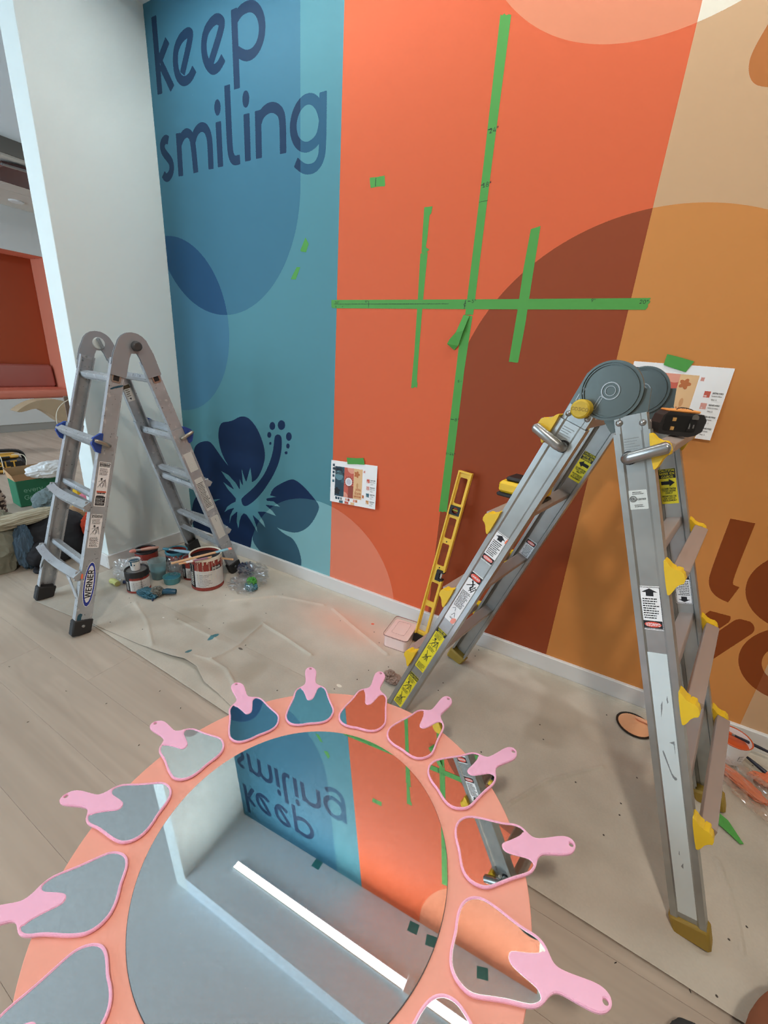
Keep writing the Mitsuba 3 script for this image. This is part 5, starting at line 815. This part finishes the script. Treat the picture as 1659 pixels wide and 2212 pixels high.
v_ = W([(.487, -.362, .012), (.508, -.382, .022), (.535, -.398, .020), (.566, -.448, .0105), (.556, -.452, .009), (.528, -.432, .012), (.497, -.408, .010), (.483, -.395, .009)]); fs = [[0, 1, 6], [0, 6, 7], [1, 2, 5], [1, 5, 6], [2, 3, 4], [2, 4, 5]]
add('strip', trimesh.Trimesh(np.vstack([v_, v_ - [0, 0, .0005]]), fs + [[a + 8, c + 8, b + 8] for a, b, c in fs], process=False), GREEN, parent=t)
add('paint_coat', trimesh.Trimesh(v_[[0, 1, 6, 7]] + [0, 0, .0006], [[0, 1, 2], [0, 2, 3]], process=False), DTEAL, parent=t)
# rust brown thing in the lower right corner, dark shoe tip beside it
t = thing('canvas_bag', 'rust brown rounded canvas bag at the lower right corner on the cloth edge', 'bag')
bg = lump((.640, -1.038, .112), (.200, .205, .11), .05, 1.5, 61, 5, False, .0065); add('body', bg, mat('rust_canvas', (128, 76, 50), .85), True, parent=t); add('seam', tube([W([.640, -1.038, .112]) + W([.200 * math.cos(a), .03, .11 * math.sin(a)]) * 1.03 for a in np.linspace(.3, 2.8, 24)], .003, 6), mat('rust_seam', (92, 52, 34), .9), True, parent=t)
t = thing('shoe', 'dark shoe tip at the bottom edge near the rust brown bag', 'shoe')
add('upper', lump((.385, -1.060, .040), (.060, .085, .038), .10, 2.2, 71, 4, False, .012), mat('shoe_dark', (44, 48, 50), .8), True, parent=t); add('sole', tr(ext(affinity.scale(Point(.385, -1.060).buffer(1, 20), .062, .088), .012), z=.0005), mat('sole_white', (196, 192, 184), .6), parent=t)
# ================================================================= things behind the left ladder
t = thing('work_radio', 'yellow and black jobsite radio on the floor beyond the clothes', 'radio'); M = fr([-5.06, -.16, .001], [.10, .995, 0], [-.995, .10, 0], [0, 0, 1])
add('body', at(bb((-.24, -.09, .02), (.24, .09, .145), .035), M), mat('radio_black', (30, 29, 28), .5), 40, parent=t)
for a0, a1 in ((-.235, .235),): add('trim', at(bb((a0, -.097, .012), (a1, .08, .040), .012), M), mat('radio_yellow', (206, 156, 62), .5), parent=t); add('top', at(bb((-.20, -.08, .138), (.20, .08, .165), .012), M), 'm_radio_yellow', parent=t)
add('display', at(bb((-.17, -.085, .142), (.13, -.055, .160), .006), M), BLACK, parent=t)
add('handle', at(tube(smooth3([(-.25, 0, .07), (-.25, 0, .175), (-.16, 0, .205), (.16, 0, .205), (.25, 0, .175), (.25, 0, .07)], 3), .016, 10), M), BLACK, True, parent=t)
m = txt('DEWALT', .060, .004); c = m.bounds.mean(0); m.apply_translation([-c[0], -c[1], 0]); add('lettering', at(m, M @ fr([.0, -.0905, .087], [1, 0, 0], [0, 0, 1], [0, -1, 0])), 'm_radio_yellow', parent=t)
add('cord', at(tube(smooth3([(.06, -.07, .168), (.06, -.10, .14), (.055, -.104, .02), (.05, -.10, .008)], 3), .004, 6), M), CREAMP, True, parent=t); add('cord', at(tube(smooth3([(.15, -.05, .168), (.235, -.08, .17), (.245, -.095, .10), (.21, -.105, .012)], 3), .004, 6), M), CREAMP, True, parent=t)
t = thing('paper_bag', 'green and brown paper carrier bag with pale lettering beyond the clothes', 'bag'); GB = mat('bag_green', (34, 104, 72), .7)
M = fr([-3.93, -.25, .001], [.08, .997, 0], [-.997, .08, 0], [0, 0, 1])
add('body', at(bb((-.16, -.08, 0), (.16, .08, .205), .004), M), GB, parent=t)
v = W([(-.16, -.08, .205), (.16, -.08, .205), (.165, -.088, .262), (-.175, -.088, .255), (.16, .08, .205), (-.16, .08, .205), (.168, .084, .285), (-.17, .084, .28)])
add('brown_top', at(trimesh.Trimesh(v, [[0, 1, 2], [0, 2, 3], [1, 4, 6], [1, 6, 2], [4, 5, 7], [4, 7, 6], [5, 0, 3], [5, 3, 7]], process=False), M), KRAFT, parent=t)
PALEG = mat('pale_green_print', (122, 170, 146), .7)
for s_, zz, hh, xx in (('every', .118, .034, -.06), ('Goods', .070, .034, -.055)):
    m = txt(s_, hh, .0008, False); c = m.bounds.mean(0); m.apply_translation([-c[0], -c[1], 0]); add('lettering', at(m, M @ fr([xx, -.0805, zz], [1, 0, 0], [0, 0, 1], [0, -1, 0])), PALEG, parent=t)
add('handle', at(tube(smooth3([(.09, -.088, .255), (.09, -.10, .31), (.15, -.10, .31), (.15, -.088, .255)], 3), .005, 8), M), mat('cord_brown', (96, 70, 52), .8), True, parent=t)
add('plastic_bag', folds((-3.86, -.175, .262), (.085, .150, .062), 81, .12, (1.6, 1.6, 1.6), 5, .2, .7), mat('plastic_white', (232, 234, 234), .35), True, label='crumpled white plastic bag lying on top of the green paper bag', cat='bag')
def fabric(name, label, cat, c, s, m, seed, amp=.16, f=(2.2, 2.2, .9), lean=(0, 0), fz=.002): return add(name, folds(c, s, seed, amp, f, 6, fz, .55, lean), m, True, label=label, cat=cat)
SAGE = mat('sage_cloth', (134, 134, 118), .9); DENIM = mat('denim', (70, 90, 106), .9); BP = mat('black_nylon', (24, 25, 30), .75)
t = thing('backpack', 'black backpack on the floor under the heap of clothes', 'backpack')
add('body', lump((-2.80, -.64, .12), (.13, .20, .17), .12, 1.6, 91, 5, False, .002), BP, True, parent=t); add('pocket', lump((-2.70, -.72, .08), (.07, .11, .085), .15, 1.8, 92, 4, False, .002), BP, True, parent=t)
add('strap', tube(smooth3([(-2.69, -.80, .02), (-2.64, -.83, .012), (-2.62, -.77, .008), (-2.66, -.72, .012)], 3), .012, 8), BP, True, parent=t); add('zip_pull', tube(smooth3([(-2.672, -.52, .14), (-2.668, -.515, .10), (-2.665, -.518, .07)], 2), .003, 6), STEEL, True, parent=t)
fabric('jacket', 'sage grey jacket heaped over the black backpack', 'jacket', (-2.88, -.93, .155), (.13, .16, .185), SAGE, 93)
fabric('jacket_sleeve' if 0 else 'sweater', 'sage and blue sweater rolled on top of the backpack', 'sweater', (-2.95, -.56, .30), (.09, .085, .075), mat('sage_blue', (98, 110, 110), .9), 94, .10, (.8, 1.6, 1.6))
fabric('denim_jacket', 'faded blue denim jacket hanging down from under the sage jacket', 'jacket', (-2.735, -.815, .13), (.04, .045, .12), DENIM, 95, .2)
add('scarf', [folds((-2.775, -.815, .285), (.05, .20, .035), 196, .16, (2.6, .8, 2.6), 5, .002, .5, (0, 1.2))], mat('khaki', (168, 160, 138), .9), True, label='pale khaki sleeve lying across the jacket heap', cat='garment')
add('patterned_cloth', lump((-3.62, -.72, .15), (.10, .13, .16), .2, 2.2, 96, 5, True, .002), mat('pattern', mikit.proc(lambda p, n, uv: mikit.mix(C3((58, 44, 40)), C3((176, 156, 142)), mikit.smoothstep(.45, .55, mikit.noise(p.x * 60, p.y * 60, p.z * 60)))), .9), True, label='brown speckled cloth at the left edge beside the green bag', cat='cloth')
fabric('orange_cloth', 'bright orange cloth hanging over the backpack behind the left ladder', 'cloth', (-2.68, -.495, .175), (.025, .045, .085), mat('orange_fabric', (222, 84, 56), .85), 97, .15)
add('yellow_bottle', at(bb((-.03, -.03, 0), (.03, .03, .30), .008), fr([-3.15, -.335, .001], [.8, .6, 0], [-.6, .8, 0], [0, 0, 1])), YPL, label='yellow box corner showing behind the left ladder', cat='box')
labels['yellow_bottle']['label'] = 'narrow yellow carton standing behind the left ladder rail'
add('pink_ball', lump((-2.98, -.365, .24), (.04, .04, .05), .2, 2, 98, 4), mat('pink_cloth', (222, 130, 150), .8), True, label='small pink bundle on the stack behind the left ladder', cat='bundle')
t = thing('storage_box', 'low kraft box behind the backpack that carries the pink bundle', 'box'); add('body', bb((-3.06, -.44, .001), (-2.90, -.29, .195), .004), KRAFT, parent=t); add('flap', bb((-3.06, -.44, .195), (-2.90, -.43, .2), .001), KRAFT, parent=t)
# lounge chair shell and board with wire by the bench
t = thing('lounge_chair', 'tan moulded lounge chair with a long curved seat before the bench', 'chair'); TAN = mat('tan_vinyl', (168, 148, 120), .5)
prof = smoothline([(0.28, .50), (.42, .585), (.55, .61), (.72, .60), (.80, .52), (.80, .36), (.74, .31), (.66, .36), (.56, .47), (.46, .525), (.36, .495), (.30, .485)], 3)
ch = ext(Polygon(prof).buffer(0), .16); add('seat', at(ch, fr([-5.5, 0, 0], [0, 1, 0], [0, 0, 1], [-1, 0, 0])), TAN, 40, parent=t)
add('pedestal', rod((-5.58, .80, .012), (-5.58, .80, .40), .02), STEEL, parent=t); add('base', tr(lathe([(.0001, 0), (.16, 0), (.16, .008), (.02, .014), (.0001, .014)], 32), -5.58, .86, .001), STEEL, parent=t)
t = thing('plywood_board', 'brown board and white sheet with a looped wire behind the left ladder', 'board'); M = fr([-3.9, .085, 0], [.25, .97, 0], [-.97, .25, 0], [0, 0, 1])
add('board', at(bb((-.055, -.01, .45), (.05, .01, .81), .002), M), mat('board_brown', (120, 98, 84), .7), parent=t); add('sheet', at(bb((-.02, -.016, .40), (.12, -.011, .77), .001), M), PAPER, parent=t)
add('stand', at(rod((.04, .02, .001), (.04, .02, .80), .012), M), STEEL, parent=t); add('stand_base', at(bb((-.12, -.10, 0.001), (.14, .14, .012)), M), STEEL, parent=t)
add('wire_loop', at(tube(smooth3([(.10, -.02, .80), (-.02, -.03, .80), (-.12, -.04, .72), (-.14, -.045, .60), (-.11, -.04, .50), (-.02, -.03, .455), (.08, -.02, .46)], 3), .0035, 6), M), CREAMP, True, parent=t)
# small debris on the floor
rr = np.random.default_rng(17); DEB = mat('debris', (40, 34, 30), .8)
DP = [[-1.831,-1.112],[-1.585,-1.17],[-1.306,-0.982],[-1.62,-0.905],[-1.901,-1.224],[-1.406,-1.123],[-1.537,-1.309],[-1.145,-1.163],[-1.17,-0.992],[0.17,-1.031],[0.255,-0.927],[0.399,-0.892]]
add('floor_crumbs', [at(bb((-.003, -.0009, 0), (.003, .0009, .0010), .0003), rz(rr.uniform(0, 3.1)) if 0 else fr([x, y, z], [math.cos(a_), math.sin(a_), 0], [-math.sin(a_), math.cos(a_), 0], [0, 0, 1])) for x, y, z, a_ in [(p[0], p[1], .0002, rr.uniform(0, 3.1)) for p in DP]], DEB, label='tiny dark crumbs scattered over the wood floor', cat='debris', kind='stuff')
